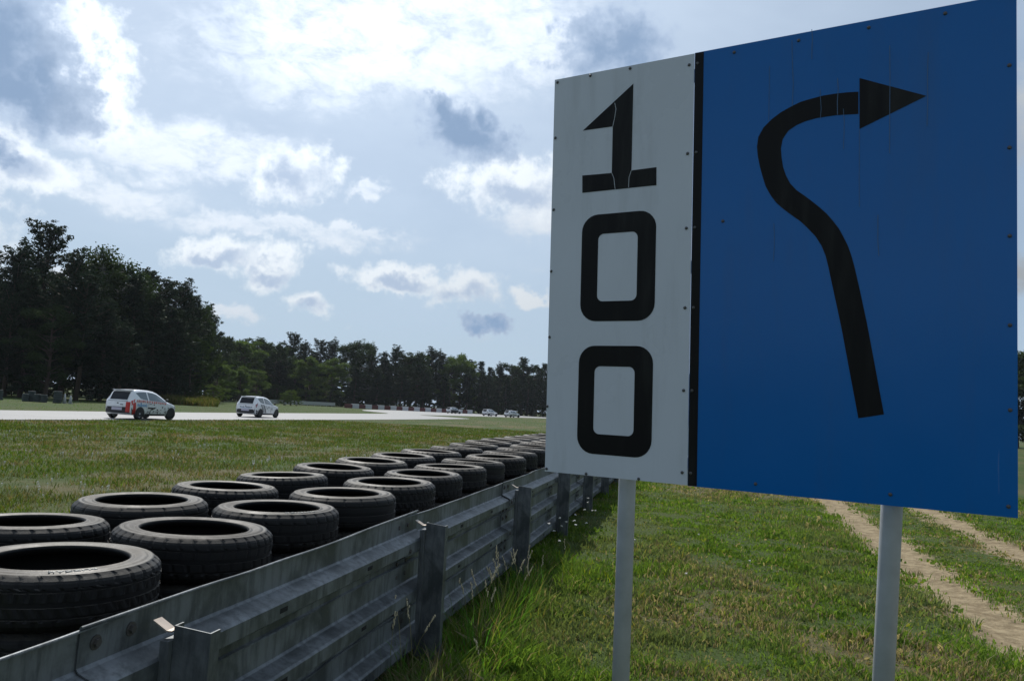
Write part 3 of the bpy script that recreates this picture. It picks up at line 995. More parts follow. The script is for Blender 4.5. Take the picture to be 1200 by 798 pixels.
def m_panel(name, col, rough, streak=0.5, coat=0.0, dirt=(0.10, 0.11, 0.10), spec=0.35):
    mt, b, out = mat_new(name)
    P = b.n('ShaderNodeTexCoord').outputs['Object']
    n1 = b.noise(P, 1.6, 5, 0.6)
    n2 = b.noise(b.mapping(P, (1, 1, 0.02)), 42.0, 3, 0.6)
    n3 = b.noise(P, 55.0, 4, 0.7)
    c = b.mix(n1, [v * 0.90 for v in col], [min(1, v * 1.09) for v in col])
    gate = b.smooth(b.noise(P, 3.1, 3, 0.5), 0.46, 0.62)
    st = b.m('MULTIPLY', b.smooth(n2, 0.70, 0.78), gate)
    c = b.mix(b.m('MULTIPLY', st, streak * 0.35), c, (0.45, 0.46, 0.45))
    low = b.m('MULTIPLY', b.smooth(n3, 0.60, 0.80), b.smooth(b.noise(P, 2.2, 4, 0.6), 0.5, 0.75))
    c = b.mix(b.m('MULTIPLY', low, 0.45), c, dirt)
    grime = b.m('MULTIPLY', b.smooth(b.noise(b.mapping(P, (1, 1, 0.12)), 9.0, 5, 0.65), 0.48, 0.72), 0.14)
    c = b.mix(grime, c, dirt)
    p = principled(b, out, color=c, rough=b.smooth(n1, 0.2, 0.8, rough - 0.05, rough + 0.06), spec=spec, coat=coat, coat_rough=0.12)
    bump(b, p, b.noise(P, 2.2, 2, 0.4), 0.10, 0.05)
    return mt

def build_sign():
    W_ = np.linalg.norm(S_A)
    mid = S_O + S_A * 0.5
    loc = Vector((mid[0], mid[1], 0))
    root = empty('distance_sign', loc)
    tag(root, 'large square white and blue marker sign reading 100 with a black bent arrow', 'sign')
    L0 = np.array(loc)
    def W(u, v, d=0.0):
        return Vector(S_O + S_A * u + S_B * v + S_N * d - L0)
    m_white = m_panel('sign_white', (0.59, 0.635, 0.715), 0.30, 0.25)
    m_blue = m_panel('sign_blue', (0.002, 0.128, 0.44), 0.20, 0.8, dirt=(0.05, 0.10, 0.2))
    m_black = m_panel('sign_black', (0.006, 0.006, 0.007), 0.45, 0.25, spec=0.18)
    m_alu = simple('aluminium', (0.55, 0.56, 0.57), 0.45, 0.8)
    m_screw = simple('screw', (0.10, 0.10, 0.105), 0.5, 0.6)
    m_pole = simple('pole_grey', (0.40, 0.43, 0.465), 0.42, 0.1, var=0.28, scale=13)

    def prism(name, uv, d0, d1, mat, parent=root):
        bm = bmesh.new()
        lo = [bm.verts.new(W(u, v, d0)) for u, v in uv]; hi = [bm.verts.new(W(u, v, d1)) for u, v in uv]
        for i in range(len(uv)):
            j = (i + 1) % len(uv)
            bm.faces.new((lo[i], lo[j], hi[j], hi[i]))
        f = [bm.faces.new(lo[::-1]), bm.faces.new(hi)]
        bm.normal_update()
        bmesh.ops.triangulate(bm, faces=f, ngon_method='EAR_CLIP')
        return mesh_obj(name, bm_mesh(name, bm, mat=mat), None, parent)

    u1 = (sign_uv(813.5, 64)[0] + sign_uv(805.5, 568)[0]) / 2
    u2 = (sign_uv(824.5, 61.5)[0] + sign_uv(817, 570)[0]) / 2
    pw = prism('white_panel', [(0, 0), (u1, 0), (u1, 1), (0, 1)], -0.003, 0.0, m_white)
    pb = prism('blue_panel', [(u1 + 0.0012, -0.001), (1, 0), (1, 1), (u1 + 0.0012, 1.001)], -0.003, 0.0005, m_blue)
    prism('divider_strip', [(u1 + 0.002, 0.0), (u2, 0.0), (u2, 1), (u1 + 0.002, 1)], 0.0006, 0.0012, m_black, pb)

    # numeral 1 with cut lines
    one = [sign_uv(*q) for q in [(742.3, 98.5), (683.2, 153.4), (718.2, 148.5), (717.0, 203.0), (682.5, 206.0), (682.5, 226.3), (769.3, 217.3), (769.3, 196.2), (740.0, 200.0)]]
    prism('numeral', one, 0.0003, 0.0009, m_black, pw)
    def hair(pts, w, name='vinyl_seam'):
        uv = [sign_uv(*q) for q in pts]
        lft = [(u - w / 2, v) for u, v in uv]; rgt = [(u + w / 2, v) for u, v in uv]
        prism(name, lft + rgt[::-1], 0.0010, 0.0013, m_white, pw)
    hair([(720.5, 121), (722, 128), (720.5, 138), (718.2, 148.5)], 0.0011)
    hair([(717.0, 203.0), (719.5, 209), (721, 222)], 0.0011)
    hair([(740.0, 200.0), (737.3, 208), (736.7, 220)], 0.0011)
    # zeros: rounded frames
    def rrect(u0, v0, ua, va, r, n=7):
        out = []
        for cx, cy, a0 in ((ua - r, va - r, 0), (u0 + r, va - r, 90), (u0 + r, v0 + r, 180), (ua - r, v0 + r, 270)):
            for k in range(n + 1):
                t = R(a0 + 90 * k / n); out.append((cx + r * math.cos(t), cy + r * math.sin(t)))
        return out
    def zero(outer, inner):
        def box(pts):
            q = [sign_uv(*p) for p in pts]
            us, vs2 = [a for a, _ in q], [c for _, c in q]
            return (sum(sorted(us)[:2]) / 2, sum(sorted(vs2)[:2]) / 2, sum(sorted(us)[2:]) / 2, sum(sorted(vs2)[2:]) / 2)
        bo, bi = box(outer), box(inner)
        o_, i_ = rrect(*bo, 0.042), rrect(*bi, 0.015)
        bm = bmesh.new()
        lays = []
        for d in (0.0003, 0.0009):
            lays.append(([bm.verts.new(W(u, v, d)) for u, v in o_], [bm.verts.new(W(u, v, d)) for u, v in i_]))
        n = len(o_)
        for j in range(n):
            k = (j + 1) % n
            (ol, il), (oh, ih) = lays
            bm.faces.new((oh[j], oh[k], ih[k], ih[j])); bm.faces.new((ol[j], il[j], il[k], ol[k]))
            bm.faces.new((ol[j], ol[k], oh[k], oh[j])); bm.faces.new((il[j], ih[j], ih[k], il[k]))
        mesh_obj('numeral', bm_mesh('numeral', bm, mat=m_black), None, pw)
    zero([(682.3, 252), (768.8, 247), (767.5, 376), (680, 376.5)], [(701, 274.4), (747, 271.4), (746.5, 352.5), (699.8, 353)])
    zero([(678.8, 405.5), (766.5, 405), (762.5, 536.5), (676, 531)], [(697, 430), (744.3, 429), (742, 511), (695, 508.5)])

    # bent arrow
    outer = [(1006, 108), (985, 109.2), (962.7, 112.8), (936.4, 120.3), (915.7, 131.6), (900.7, 143), (891.3, 154), (886.8, 166), (887.5, 180.5), (891.3, 199), (897, 218), (906.3, 235), (921.4, 248), (940, 261), (955, 276), (963, 288.5), (968.5, 302), (975.5, 335), (985.3, 380), (1005.9, 490)]
    inner = [(1006, 134), (981.5, 135.3), (959, 138.3), (940, 143.5), (927, 150.4), (919.5, 158), (915.7, 167.3), (915, 178), (917.6, 195.5), (922, 208.6), (929, 220), (947.7, 233), (966.5, 248), (981.5, 265), (992.8, 285.7), (999, 303), (1005.5, 330), (1016.3, 380), (1036, 485.5)]
    ou, iu = [sign_uv(*p) for p in outer], [sign_uv(*p) for p in inner]
    # resample both edges to the same count, build a ribbon
    def resample(p, n):
        p = np.array(p); s = np.concatenate([[0], np.cumsum(np.hypot(*np.diff(p, axis=0).T))]); t = np.linspace(0, s[-1], n)
        return list(zip(np.interp(t, s, p[:, 0]), np.interp(t, s, p[:, 1])))
    oR, iR = resample(ou, 40), resample(iu, 40)
    bm = bmesh.new()
    lay = []
    for d in (0.0008, 0.0014):
        lay.append(([bm.verts.new(W(u, v, d)) for u, v in oR], [bm.verts.new(W(u, v, d)) for u, v in iR]))
    (ol, il), (oh, ih) = lay
    for j in range(39):
        bm.faces.new((oh[j], oh[j + 1], ih[j + 1], ih[j])); bm.faces.new((ol[j], il[j], il[j + 1], ol[j + 1]))
        bm.faces.new((ol[j], ol[j + 1], oh[j + 1], oh[j])); bm.faces.new((il[j], ih[j], ih[j + 1], il[j + 1]))
    mesh_obj('arrow_shaft', bm_mesh('arrow_shaft', bm, mat=m_black), None, pb)
    prism('arrow_head', [sign_uv(*p) for p in [(1007.3, 92), (1085.6, 112.8), (1007.3, 151.5)]], 0.0008, 0.0016, m_black, pb)
    # faint ridges in the arrow film
    def film(pts, w):
        uv = [sign_uv(*q) for q in pts]
        prism('film_fold', [(u - w / 2, v) for u, v in uv] + [(u + w / 2, v) for u, v in uv][::-1], 0.0016, 0.0022, m_black, pb)
    film([(896, 185), (903, 210), (914, 228), (935, 246), (952, 262), (964, 282)], 0.0022)
    # drip streaks scratched down the blue panel
    m_str = simple('drip_mark', (0.07, 0.15, 0.285), 0.6)
    for px, y0, y1 in ((1007.5, 152, 243), (1043, 54, 180), (929, 48, 125), (901, 78, 142), (1029.5, 252, 300), (982, 92, 135), (1087, 62, 148), (952, 35, 70), (907, 262, 306), (962, 105, 140), (989, 128, 175)):
        uv = [sign_uv(px + random.uniform(-.8, .8), y0 + (y1 - y0) * t) for t in (0, .3, .65, 1)]
        w = random.uniform(0.0007, 0.0013)
        prism('drip_mark', [(u - w / 2, v) for u, v in uv] + [(u + w / 2, v) for u, v in uv][::-1], 0.0019, 0.0021, m_str, pb)

    # screws round the edges
    bm = bmesh.new()
    bmesh.ops.create_uvsphere(bm, u_segments=10, v_segments=6, radius=0.0055)
    for v in bm.verts:
        v.co.z = max(v.co.z, -0.001) * 0.55
    screw = bm_mesh('screw', bm, True, mat=m_screw)
    q = Vector((0, 0, 1)).rotation_difference(Vector(S_N))
    def scr(u, v, par):
        s = mesh_obj('screw', screw, None, par); s.location = W(u, v, 0.0014); s.rotation_mode = 'QUATERNION'; s.rotation_quaternion = q
    for px, py in [(653.5, 97), (692, 89), (738.5, 80.5), (651, 162), (649, 246), (646, 318), (644, 395), (641.5, 476), (640.6, 549), (687, 555), (748.5, 561)]:
        scr(*sign_uv(px, py), pw)
    for v in (0.028, 0.215, 0.405, 0.59, 0.765, 0.975):
        scr(u1 - 0.012, v, pw); scr(u1 + 0.008, v, pb)
    for u, v in ((0.46, 0.985), (0.60, 0.985), (0.74, 0.985), (0.88, 0.985), (0.52, 0.018), (0.785, 0.022), (0.985, 0.02), (0.988, 0.2), (0.988, 0.36), (0.988, 0.53), (0.988, 0.70), (0.988, 0.86), (0.44, 0.60)):
        scr(u, v, pb)
    # frame behind the panels
    for v in (0.05, 0.5, 0.95):
        prism('back_rail', [(0.01, v - 0.014), (0.99, v - 0.014), (0.99, v + 0.014), (0.01, v + 0.014)], -0.022, -0.0032, m_alu)
    # posts, standing behind the panels
    for (tx, ty), (bx, by) in (((728.4, 560), (720.4, 798)), ((1043.4, 592), (1033.3, 798))):
        d = -0.053
        ut, vt = sign_uv(tx, ty); ub, vb = sign_uv(bx, by)
        def P(u, v): return np.array(W(u, v, d))
        lo, hi = P(ub, vb), P(ut, vt)
        dr = hi - lo
        base = lo + dr * ((-0.3 - lo[2]) / dr[2])
        top = hi + (P(ut, 0.97) - P(ut, 0.0))
        bm = bmesh.new(); tube_bm(bm, [base, hi, top], [0.030] * 3, 28)
        po = mesh_obj('post', bm_mesh('post', bm, True, mat=m_pole), None, root)
        for p in po.data.polygons: p.use_smooth = len(p.vertices) == 4
build_sign()
# ------------------------------------------------------------------ cars
def car_paint():
    return simple('car_white', (0.88, 0.89, 0.91), 0.25, 0.0, 0.5, var=0.02, coat=1.0)

CAR_ST = [  # x, half width at waist, bottom z, waist z, roof half width, roof z
    (-1.78, 0.62, 0.36, 0.86, 0.58, 0.90), (-1.74, 0.72, 0.28, 0.90, 0.62, 0.97), (-1.66, 0.785, 0.24, 0.93, 0.60, 1.14), (-1.55, 0.80, 0.22, 0.95, 0.575, 1.35),
    (-1.46, 0.802, 0.21, 0.96, 0.57, 1.435), (-1.25, 0.803, 0.20, 0.96, 0.575, 1.465), (-0.9, 0.803, 0.19, 0.95, 0.58, 1.485), (-0.4, 0.803, 0.19, 0.925, 0.58, 1.475),
    (0.0, 0.803, 0.19, 0.905, 0.57, 1.43), (0.25, 0.802, 0.19, 0.89, 0.56, 1.365), (0.55, 0.80, 0.19, 0.875, 0.56, 1.235), (0.85, 0.798, 0.19, 0.86, 0.58, 1.075),
    (1.08, 0.795, 0.19, 0.84, 0.60, 0.955), (1.25, 0.79, 0.20, 0.81, 0.60, 0.885), (1.45, 0.77, 0.20, 0.75, 0.58, 0.80), (1.62, 0.71, 0.22, 0.70, 0.52, 0.75), (1.74, 0.60, 0.26, 0.58, 0.42, 0.62), (1.80, 0.46, 0.32, 0.50, 0.32, 0.53)]

def st_at(x):
    xs = [s[0] for s in CAR_ST]
    return [float(np.interp(x, xs, [s[k] for s in CAR_ST])) for k in range(1, 6)]

def side_pt(x, t, off=0.0):
    """t in -1..0 from bottom to waist, 0..1 from waist to roof edge (right side, y negative)"""
    w, zb, zw, rw, zr = st_at(x)
    if t <= 0:
        k = -t
        z = zw + (zb - zw) * k
        y = w * (0.985 + 0.03 * math.sin(math.pi * min(1, k * 1.15))) - (0.06 * max(0, k - 0.75) / 0.25)
    else:
        z = zw + (zr - 0.045 - zw) * t
        y = w * 0.985 + (rw - w * 0.985) * t
    return Vector((x, -(y + off), z))

def car_body_mesh():
    bm = bmesh.new()
    rings = []
    for s in CAR_ST:
        x, w, zb, zw, rw, zr = s
        half = [Vector((x, 0, zb))]
        half += [Vector((x, -w * 0.80, zb))]
        half += [side_pt(x, t) for t in (-1, -0.8, -0.55, -0.3, -0.1, 0.0, 0.25, 0.5, 0.75, 1.0)]
        half += [Vector((x, -rw * 0.86, zr - 0.012)), Vector((x, -rw * 0.5, zr)), Vector((x, 0, zr + 0.006))]
        full = half + [Vector((p.x, -p.y, p.z)) for p in half[-2:0:-1]]
        rings.append([bm.verts.new(p) for p in full])
    n = len(rings[0])
    for a, c in zip(rings, rings[1:]):
        for k in range(n):
            bm.faces.new((a[k], a[(k + 1) % n], c[(k + 1) % n], c[k]))
    bm.faces.new(rings[0][::-1]); bm.faces.new(rings[-1])
    return bm_mesh('body', bm, True, mat=car_paint())

def side_patch(name, poly, off, mat, parent, sgn=-1, thick=0.004):
    """panel following the body side; poly = [(x,t)...] grid given by two chains of equal length"""
    up, lo = poly
    bm = bmesh.new()
    rows = []
    for f in (0, .33, .66, 1):
        row = []
        for (xa, ta), (xb, tb) in zip(up, lo):
            p = side_pt(xa + (xb - xa) * f, ta + (tb - ta) * f, off)
            if sgn > 0: p.y = -p.y
            row.append(bm.verts.new(p))
        rows.append(row)
    for a, c in zip(rows, rows[1:]):
        for k in range(len(a) - 1):
            bm.faces.new((a[k], a[k + 1], c[k + 1], c[k]))
    return mesh_obj(name, bm_mesh(name, bm, True, mat=mat), None, parent)

def rear_patch(name, y0, y1, z0, z1, off, mat, parent, bow=0.05, x=-1.78):
    bm = bmesh.new(); rows = []
    for z in np.linspace(z0, z1, 4):
        row = []
        for y in np.linspace(y0, y1, 7):
            if z <= 0.90:
                xx = x - off + 0.10 * max(0, (abs(y) - 0.5) / 0.25) ** 2
            else:
                xx = float(np.interp(z, [0.90, 0.97, 1.14, 1.35, 1.435], [-1.78, -1.74, -1.66, -1.55, -1.46])) - off
            row.append(bm.verts.new((xx, y, z)))
        rows.append(row)
    for a, c in zip(rows, rows[1:]):
        for k in range(6):
            bm.faces.new((a[k], a[k + 1], c[k + 1], c[k]))
    return mesh_obj(name, bm_mesh(name, bm, True, mat=mat), None, parent)

def wheel_meshes():
    M_T = simple('car_tyre', (0.018, 0.018, 0.018), 0.7)
    bm = bmesh.new()
    prof = [(0.19, -0.085), (0.27, -0.088), (0.29, -0.07), (0.295, 0), (0.29, 0.07), (0.27, 0.088), (0.19, 0.085)]
    seg = 28
    rg = [[bm.verts.new((r * math.cos(2 * math.pi * j / seg), y, r * math.sin(2 * math.pi * j / seg))) for r, y in prof] for j in range(seg)]
    for j in range(seg):
        a, c = rg[j], rg[(j + 1) % seg]
        for i in range(len(prof) - 1): bm.faces.new((a[i], a[i + 1], c[i + 1], c[i]))
    tyre = bm_mesh('tyre_tread', bm, True, mat=M_T)
    def rim(mat):
        bm = bmesh.new()
        for k in range(8):
            t = 2 * math.pi * k / 8
            box_bm(bm, (0.03, -0.075, -0.022), (0.19, -0.050, 0.022), Matrix.Rotation(t, 4, 'Y'))
        bmesh.ops.create_cone(bm, segments=20, radius1=0.05, radius2=0.045, depth=0.03, cap_ends=True, matrix=Matrix.Translation((0, -0.068, 0)) @ Matrix.Rotation(math.pi / 2, 4, 'X'))
        bmesh.ops.create_cone(bm, segments=28, radius1=0.195, radius2=0.195, depth=0.10, cap_ends=False, matrix=Matrix.Rotation(math.pi / 2, 4, 'X'))
        bmesh.ops.create_cone(bm, segments=28, radius1=0.192, radius2=0.192, depth=0.004, cap_ends=True, matrix=Matrix.Translation((0, 0.03, 0)) @ Matrix.Rotation(math.pi / 2, 4, 'X'))
        return bm_mesh('rim', bm, False, mat=mat)
    return tyre, rim(simple('rim_white', (0.55, 0.56, 0.57), 0.4, 0.3)), rim(simple('rim_dark', (0.03, 0.03, 0.032), 0.5, 0.3))

CAR_BODY = car_body_mesh()
W_TYRE, RIM_L, RIM_D = wheel_meshes()

def build_car(label, loc, heading, style):
    M_GL = simple('car_glass', (0.010, 0.013, 0.018), 0.12, 0.0, 0.3, var=0.05)
    M_GL2 = simple('car_side_glass', (0.14, 0.18, 0.20), 0.08, 0.0, 0.8, var=0.05)
    M_BK = simple('car_black_plastic', (0.016, 0.016, 0.018), 0.55)
    M_RED = simple('car_red', (0.62, 0.03, 0.025), 0.35, coat=0.4)
    M_LAMP = simple('tail_lamp', (0.22, 0.012, 0.014), 0.2)
    M_PLT = simple('plate_pale', (0.55, 0.52, 0.62), 0.5)
    M_BLU = simple('decal_blue', (0.16, 0.36, 0.62), 0.4)
    M_PNK = simple('decal_coral', (0.62, 0.17, 0.14), 0.4)
    root = empty('race_car', loc, heading)
    tag(root, label, 'car')
    body = mesh_obj('body', CAR_BODY, None, root)
    for sgn in (-1, 1):
        side_patch('side_window', ([(-1.36, 0.78), (-1.1, 0.84), (-0.80, 0.86), (-0.62, 0.86)], [(-1.12, 0.20), (-0.95, 0.12), (-0.75, 0.08), (-0.60, 0.07)]), 0.006, M_GL2, root, sgn)
        side_patch('side_window', ([(-0.52, 0.86), (-0.1, 0.86), (0.2, 0.84), (0.5, 0.78), (0.82, 0.5)], [(-0.50, 0.07), (-0.1, 0.06), (0.25, 0.06), (0.6, 0.06), (0.86, 0.08)]), 0.006, M_GL2, root, sgn)
        # mirror
        bm = bmesh.new(); bmesh.ops.create_uvsphere(bm, u_segments=10, v_segments=8, radius=1.0)
        for v in bm.verts: v.co = Vector((0.72 + v.co.x * 0.07, sgn * (0.87 + v.co.y * 0.09), 0.99 + v.co.z * 0.075))
        mesh_obj('mirror', bm_mesh('mirror', bm, True, mat=M_BK), None, root)
        # tail lamp
        side_patch('tail_lamp', ([(-1.74, 0.10), (-1.66, 0.14), (-1.50, 0.16)], [(-1.76, -0.42), (-1.70, -0.34), (-1.60, -0.15)]), 0.008, M_LAMP if style != 'red' or sgn > 0 else M_RED, root, sgn)
        side_patch('sill', ([(-0.75, -0.86), (0.0, -0.86), (0.75, -0.86)], [(-0.75, -0.99), (0.0, -0.99), (0.75, -0.99)]), 0.004, M_BK, root, sgn)
        side_patch('door_seam', ([(-0.62, 0.02), (-0.612, 0.02)], [(-0.60, -0.84), (-0.592, -0.84)]), 0.004, M_BK, root, sgn)
        bm = bmesh.new(); box_bm(bm, (-0.52, sgn * 0.83 - 0.012, 0.775), (-0.36, sgn * 0.83 + 0.012, 0.80)); mesh_obj('door_handle', bm_mesh('door_handle', bm, mat=M_BK), None, root)
    # rear end
    rear_patch('rear_window', -0.50, 0.50, 0.965, 1.36, 0.012, M_GL, root)
    rear_patch('rear_bumper', -0.68, 0.68, 0.30, 0.60 if style == 'red' else 0.56, 0.035, M_BK, root)
    for sgn in (-1, 1):
        side_patch('bumper_end', ([(-1.77, -0.46), (-1.70, -0.52), (-1.58, -0.62)], [(-1.74, -0.97), (-1.64, -0.98), (-1.50, -0.98)]), 0.008, M_BK, root, sgn)
    rear_patch('number_plate', -0.30, 0.30, 0.44, 0.58, 0.046, M_PLT, root)
    rear_patch('tailgate_seam', -0.58, 0.58, 0.885, 0.90, 0.006, M_BK, root)
    rear_patch('badge', -0.05, 0.05, 0.76, 0.81, 0.010, M_BK, root)
    rear_patch('decal', 0.28 - 0.6, 0.46 - 0.6, 0.70, 0.735, 0.008, M_BK, root)
    bm = bmesh.new(); box_bm(bm, (-1.62, -0.52, 1.425), (-1.36, 0.52, 1.455), Matrix.Translation((0, 0, 0.0)))
    mesh_obj('spoiler', bm_mesh('spoiler', bm, mat=car_paint()), None, root)
    bm = bmesh.new()
    bmesh.ops.create_grid(bm, x_segments=4, y_segments=6, size=1.0)
    for v in bm.verts:
        fx = (v.co.x + 1) / 2; x = 0.30 + 0.74 * fx
        _, _, _, rw, zr = st_at(x)
        v.co = Vector((x, v.co.y * (rw - 0.06), zr + 0.016 - 0.012 * v.co.y ** 2))
    mesh_obj('windscreen', bm_mesh('windscreen', bm, True, mat=M_GL2), None, root)
    # front end: lamps and grille
    for sgn in (-1, 1):
        side_patch('headlight', ([(1.46, -0.02), (1.58, -0.04), (1.68, -0.10)], [(1.46, -0.25), (1.58, -0.28), (1.70, -0.36)]), 0.008, simple('lamp_glass', (0.5, 0.52, 0.55), 0.1), root, sgn)
    bm = bmesh.new(); box_bm(bm, (1.77, -0.40, 0.33), (1.815, 0.40, 0.46)); mesh_obj('grille', bm_mesh('grille', bm, mat=M_BK), None, root)
    # wheels
    for x in (-1.17, 1.18):
        for sgn in (-1, 1):
            w = empty('wheel', (x, sgn * 0.745, 0.29), 0 if sgn < 0 else math.pi, root)
            if x > 0: w.rotation_euler.z += R(-7 if style == 'red' else -3)
            mesh_obj('tyre_tread', W_TYRE, None, w)
            mesh_obj('rim', RIM_L if (style == 'red' and x < 0) else RIM_D, None, w)
            bm = bmesh.new()
            bmesh.ops.create_circle(bm, cap_ends=True, segments=28, radius=0.335, matrix=Matrix.Translation((x, sgn * 0.8225, 0.30)) @ Matrix.Rotation(math.pi / 2, 4, 'X'))
            for v in bm.verts: v.co.z = max(v.co.z, 0.17)
            mesh_obj('wheel_arch', bm_mesh('wheel_arch', bm, mat=M_BK), None, root)
    # livery
    def decal(mat, x0, x1, t0, t1, sl=0.0, off=0.009, name='decal'):
        side_patch(name, ([(x0 + sl, t0), (x1 + sl, t0)], [(x0, t1), (x1, t1)]), off, mat, root, -1)
    if style == 'red':
        side_patch('red_corner', ([(-1.775, -0.30), (-1.66, -0.20), (-1.50, -0.12)], [(-1.76, -0.96), (-1.62, -0.98), (-1.46, -0.9)]), 0.010, M_RED, root, -1)
        rear_patch('red_corner', -0.70, -0.50, 0.36, 0.86, 0.040, M_RED, root)
        rnd = random.Random(3)
        x = -1.45
        while x < 0.75:           # band of coral lettering below the windows
            w = rnd.uniform(0.05, 0.13); decal(M_PNK, x, x + w, 0.02 - 0.02 * x, -0.10 - rnd.uniform(0, .05), 0.03); x += w + rnd.uniform(0.03, 0.06)
        x = -1.38
        for w, top, bot in ((.07, -.22, -.40), (.07, -.26, -.40), (.09, -.15, -.42), (.05, -.26, -.40), (.08, -.25, -.41), (.06, -.25, -.40), (.05, -.2, -.42)):
            decal(M_BLU, x, x + w, top, bot); x += w + 0.035
        decal(M_BK, -0.62, -0.10, -0.42, -0.52, 0.0); decal(M_BK, -0.45, -0.28, -0.40, -0.60, 0.30)
        for _ in range(22):
            x = rnd.uniform(-0.7, 0.75); t = rnd.uniform(-0.80, -0.64); w = rnd.uniform(.03, .10)
            decal(M_BK, x, x + w, t, t - rnd.uniform(.03, .06))
        for x, t, w, hgt in ((0.45, -.30, .07, .12), (0.05, -.52, .10, .10), (0.66, -.36, .04, .2), (0.9, -.35, .10, .05), (-0.2, -.2, .08, .06), (0.72, -.62, .08, .06), (0.32, -.55, .1, .04)):
            decal(M_BK, x, x + w, t, t - hgt)
    elif style == 'stripe':
        for x, w in ((-1.05, .10), (-0.86, .05), (-0.70, .11)):
            decal(M_BK, x + 0.30, x + 0.30 + w, -0.04, -0.80, -0.42)
        for x, t, w, hgt in ((-0.05, -.16, .10, .16), (0.25, -.3, .12, .05), (0.30, -.42, .10, .05), (0.45, -.28, .05, .2), (0.2, -.62, .2, .04), (-.3, -.3, .08, .12)):
            decal(M_BK, x, x + w, t, t - hgt)
        for y in (-0.5, -0.33, -0.14, 0.12, 0.30): rear_patch('decal', y, y + 0.13, 0.70, 0.74, 0.009, M_BK, root)
        rear_patch('decal', -0.46, 0.40, 0.645, 0.67, 0.009, M_BLU, root)
    elif style == 'dark':
        side_patch('dark_wrap', ([(-1.55, -0.05), (-0.8, -0.05), (0, -0.05), (0.9, -0.08)], [(-1.5, -0.85), (-0.8, -0.85), (0, -0.85), (0.8, -0.7)]), 0.009, M_BK, root, -1)
    else:
        decal(M_BK, -0.9, 0.5, -0.35, -0.55, 0.1)
    return root

def car_at(px, Y):
    p = at_depth(px, 447.4 + 0.056 * px, Y)
    return (p[0], p[1], 0.013)
build_car('white hatchback race car with red rear corner and coral lettering on its side', car_at(169, 40.5), R(90 - 14), 'red')
build_car('white hatchback race car with dark slanting stripes on its flank', car_at(304, 56.5), R(90 - 11), 'stripe')
build_car('small distant race car with a dark flank, passing the red and white boards', car_at(532, 186), R(90 - 45), 'dark')
build_car('distant pale race car driving just ahead of the dark-flanked one on the far bend', car_at(574.5, 172), R(90 - 42), 'plain')
build_car('distant pale race car leading the others past the dark pines', car_at(600.5, 172), R(90 - 46), 'plain')

# ------------------------------------------------------------------ red and white trackside boards
def build_boards():
    a, c = np.array([-37.0, 178.0]), np.array([-9.6, 208.0])
    n = 22
    M_R = simple('board_red', (0.12, 0.035, 0.035), 0.7, var=0.3, scale=2)
    M_W = simple('board_white', (0.55, 0.56, 0.58), 0.6, var=0.15, scale=2)
    root = empty('crash_barrier', (a[0], a[1], 0))
    tag(root, 'low crash barrier of alternating dark red and white boards before the pines', 'barrier')
    d = (c - a) / n; L = np.linalg.norm(d); ang = math.atan2(d[1], d[0])
    for i in range(n):
        w = i % 2 == 1
        bm = bmesh.new(); hgt = 1.02 if w else 0.92
        box_bm(bm, (0.02, -0.30, -0.05), (L - 0.02, 0.30 if not w else 0.26, hgt))
        bmesh.ops.bevel(bm, geom=bm.edges[:], offset=0.03, segments=1, affect='EDGES')
        if w:
            for v in bm.verts:
                if v.co.y < 0: v.co.y -= 0.03
        o = mesh_obj('white_board' if w else 'red_board', bm_mesh('board', bm, mat=M_W if w else M_R), None, root)
        o.location = (*(d * i), 0); o.rotation_euler = (0, 0, ang)
build_boards()

def build_far_rail():
    pts = [(-45.5, 138.0), (-44.8, 150.0), (-43.6, 162.0), (-42.2, 174.0), (-40.6, 184.0)]
    root = empty('far_guard_rail', (*pts[0], 0))
    tag(root, 'pale steel guard rail along the grass bank at the edge of the wood', 'guard rail')
    M = simple('far_zinc', (0.42, 0.44, 0.45), 0.5, 0.4)
    for (x0, y0), (x1, y1) in zip(pts, pts[1:]):
        L = math.hypot(x1 - x0, y1 - y0); ang = math.atan2(y1 - y0, x1 - x0)
        n = 3
        bm = bmesh.new()
        pr = [(0.0, 1.02), (0.04, 0.90), (0.0, 0.80), (0.04, 0.62), (0.0, 0.50), (0.04, 0.40), (0.0, 0.28), (-0.03, 0.28), (-0.03, 1.02)]
        A = [bm.verts.new((0, y, z)) for y, z in pr]; B = [bm.verts.new((L, y, z)) for y, z in pr]
        for i in range(len(pr)):
            j = (i + 1) % len(pr); bm.faces.new((A[i], A[j], B[j], B[i]))
        bm.faces.new(A[::-1]); bm.faces.new(B)
        o = mesh_obj('beam', bm_mesh('beam', bm, mat=M), None, root)
        o.location = (x0 - pts[0][0], y0 - pts[0][1], 0); o.rotation_euler = (0, 0, ang)
        for k in range(n):
            bm = bmesh.new(); box_bm(bm, (-0.05, 0.042, -0.1), (0.05, 0.12, 0.92))
            p = mesh_obj('post', bm_mesh('post', bm, mat=M), None, root)
            p.location = (x0 + (x1 - x0) * (k + .5) / n - pts[0][0], y0 + (y1 - y0) * (k + .5) / n - pts[0][1], 0); p.rotation_euler = (0, 0, ang)
build_far_rail()
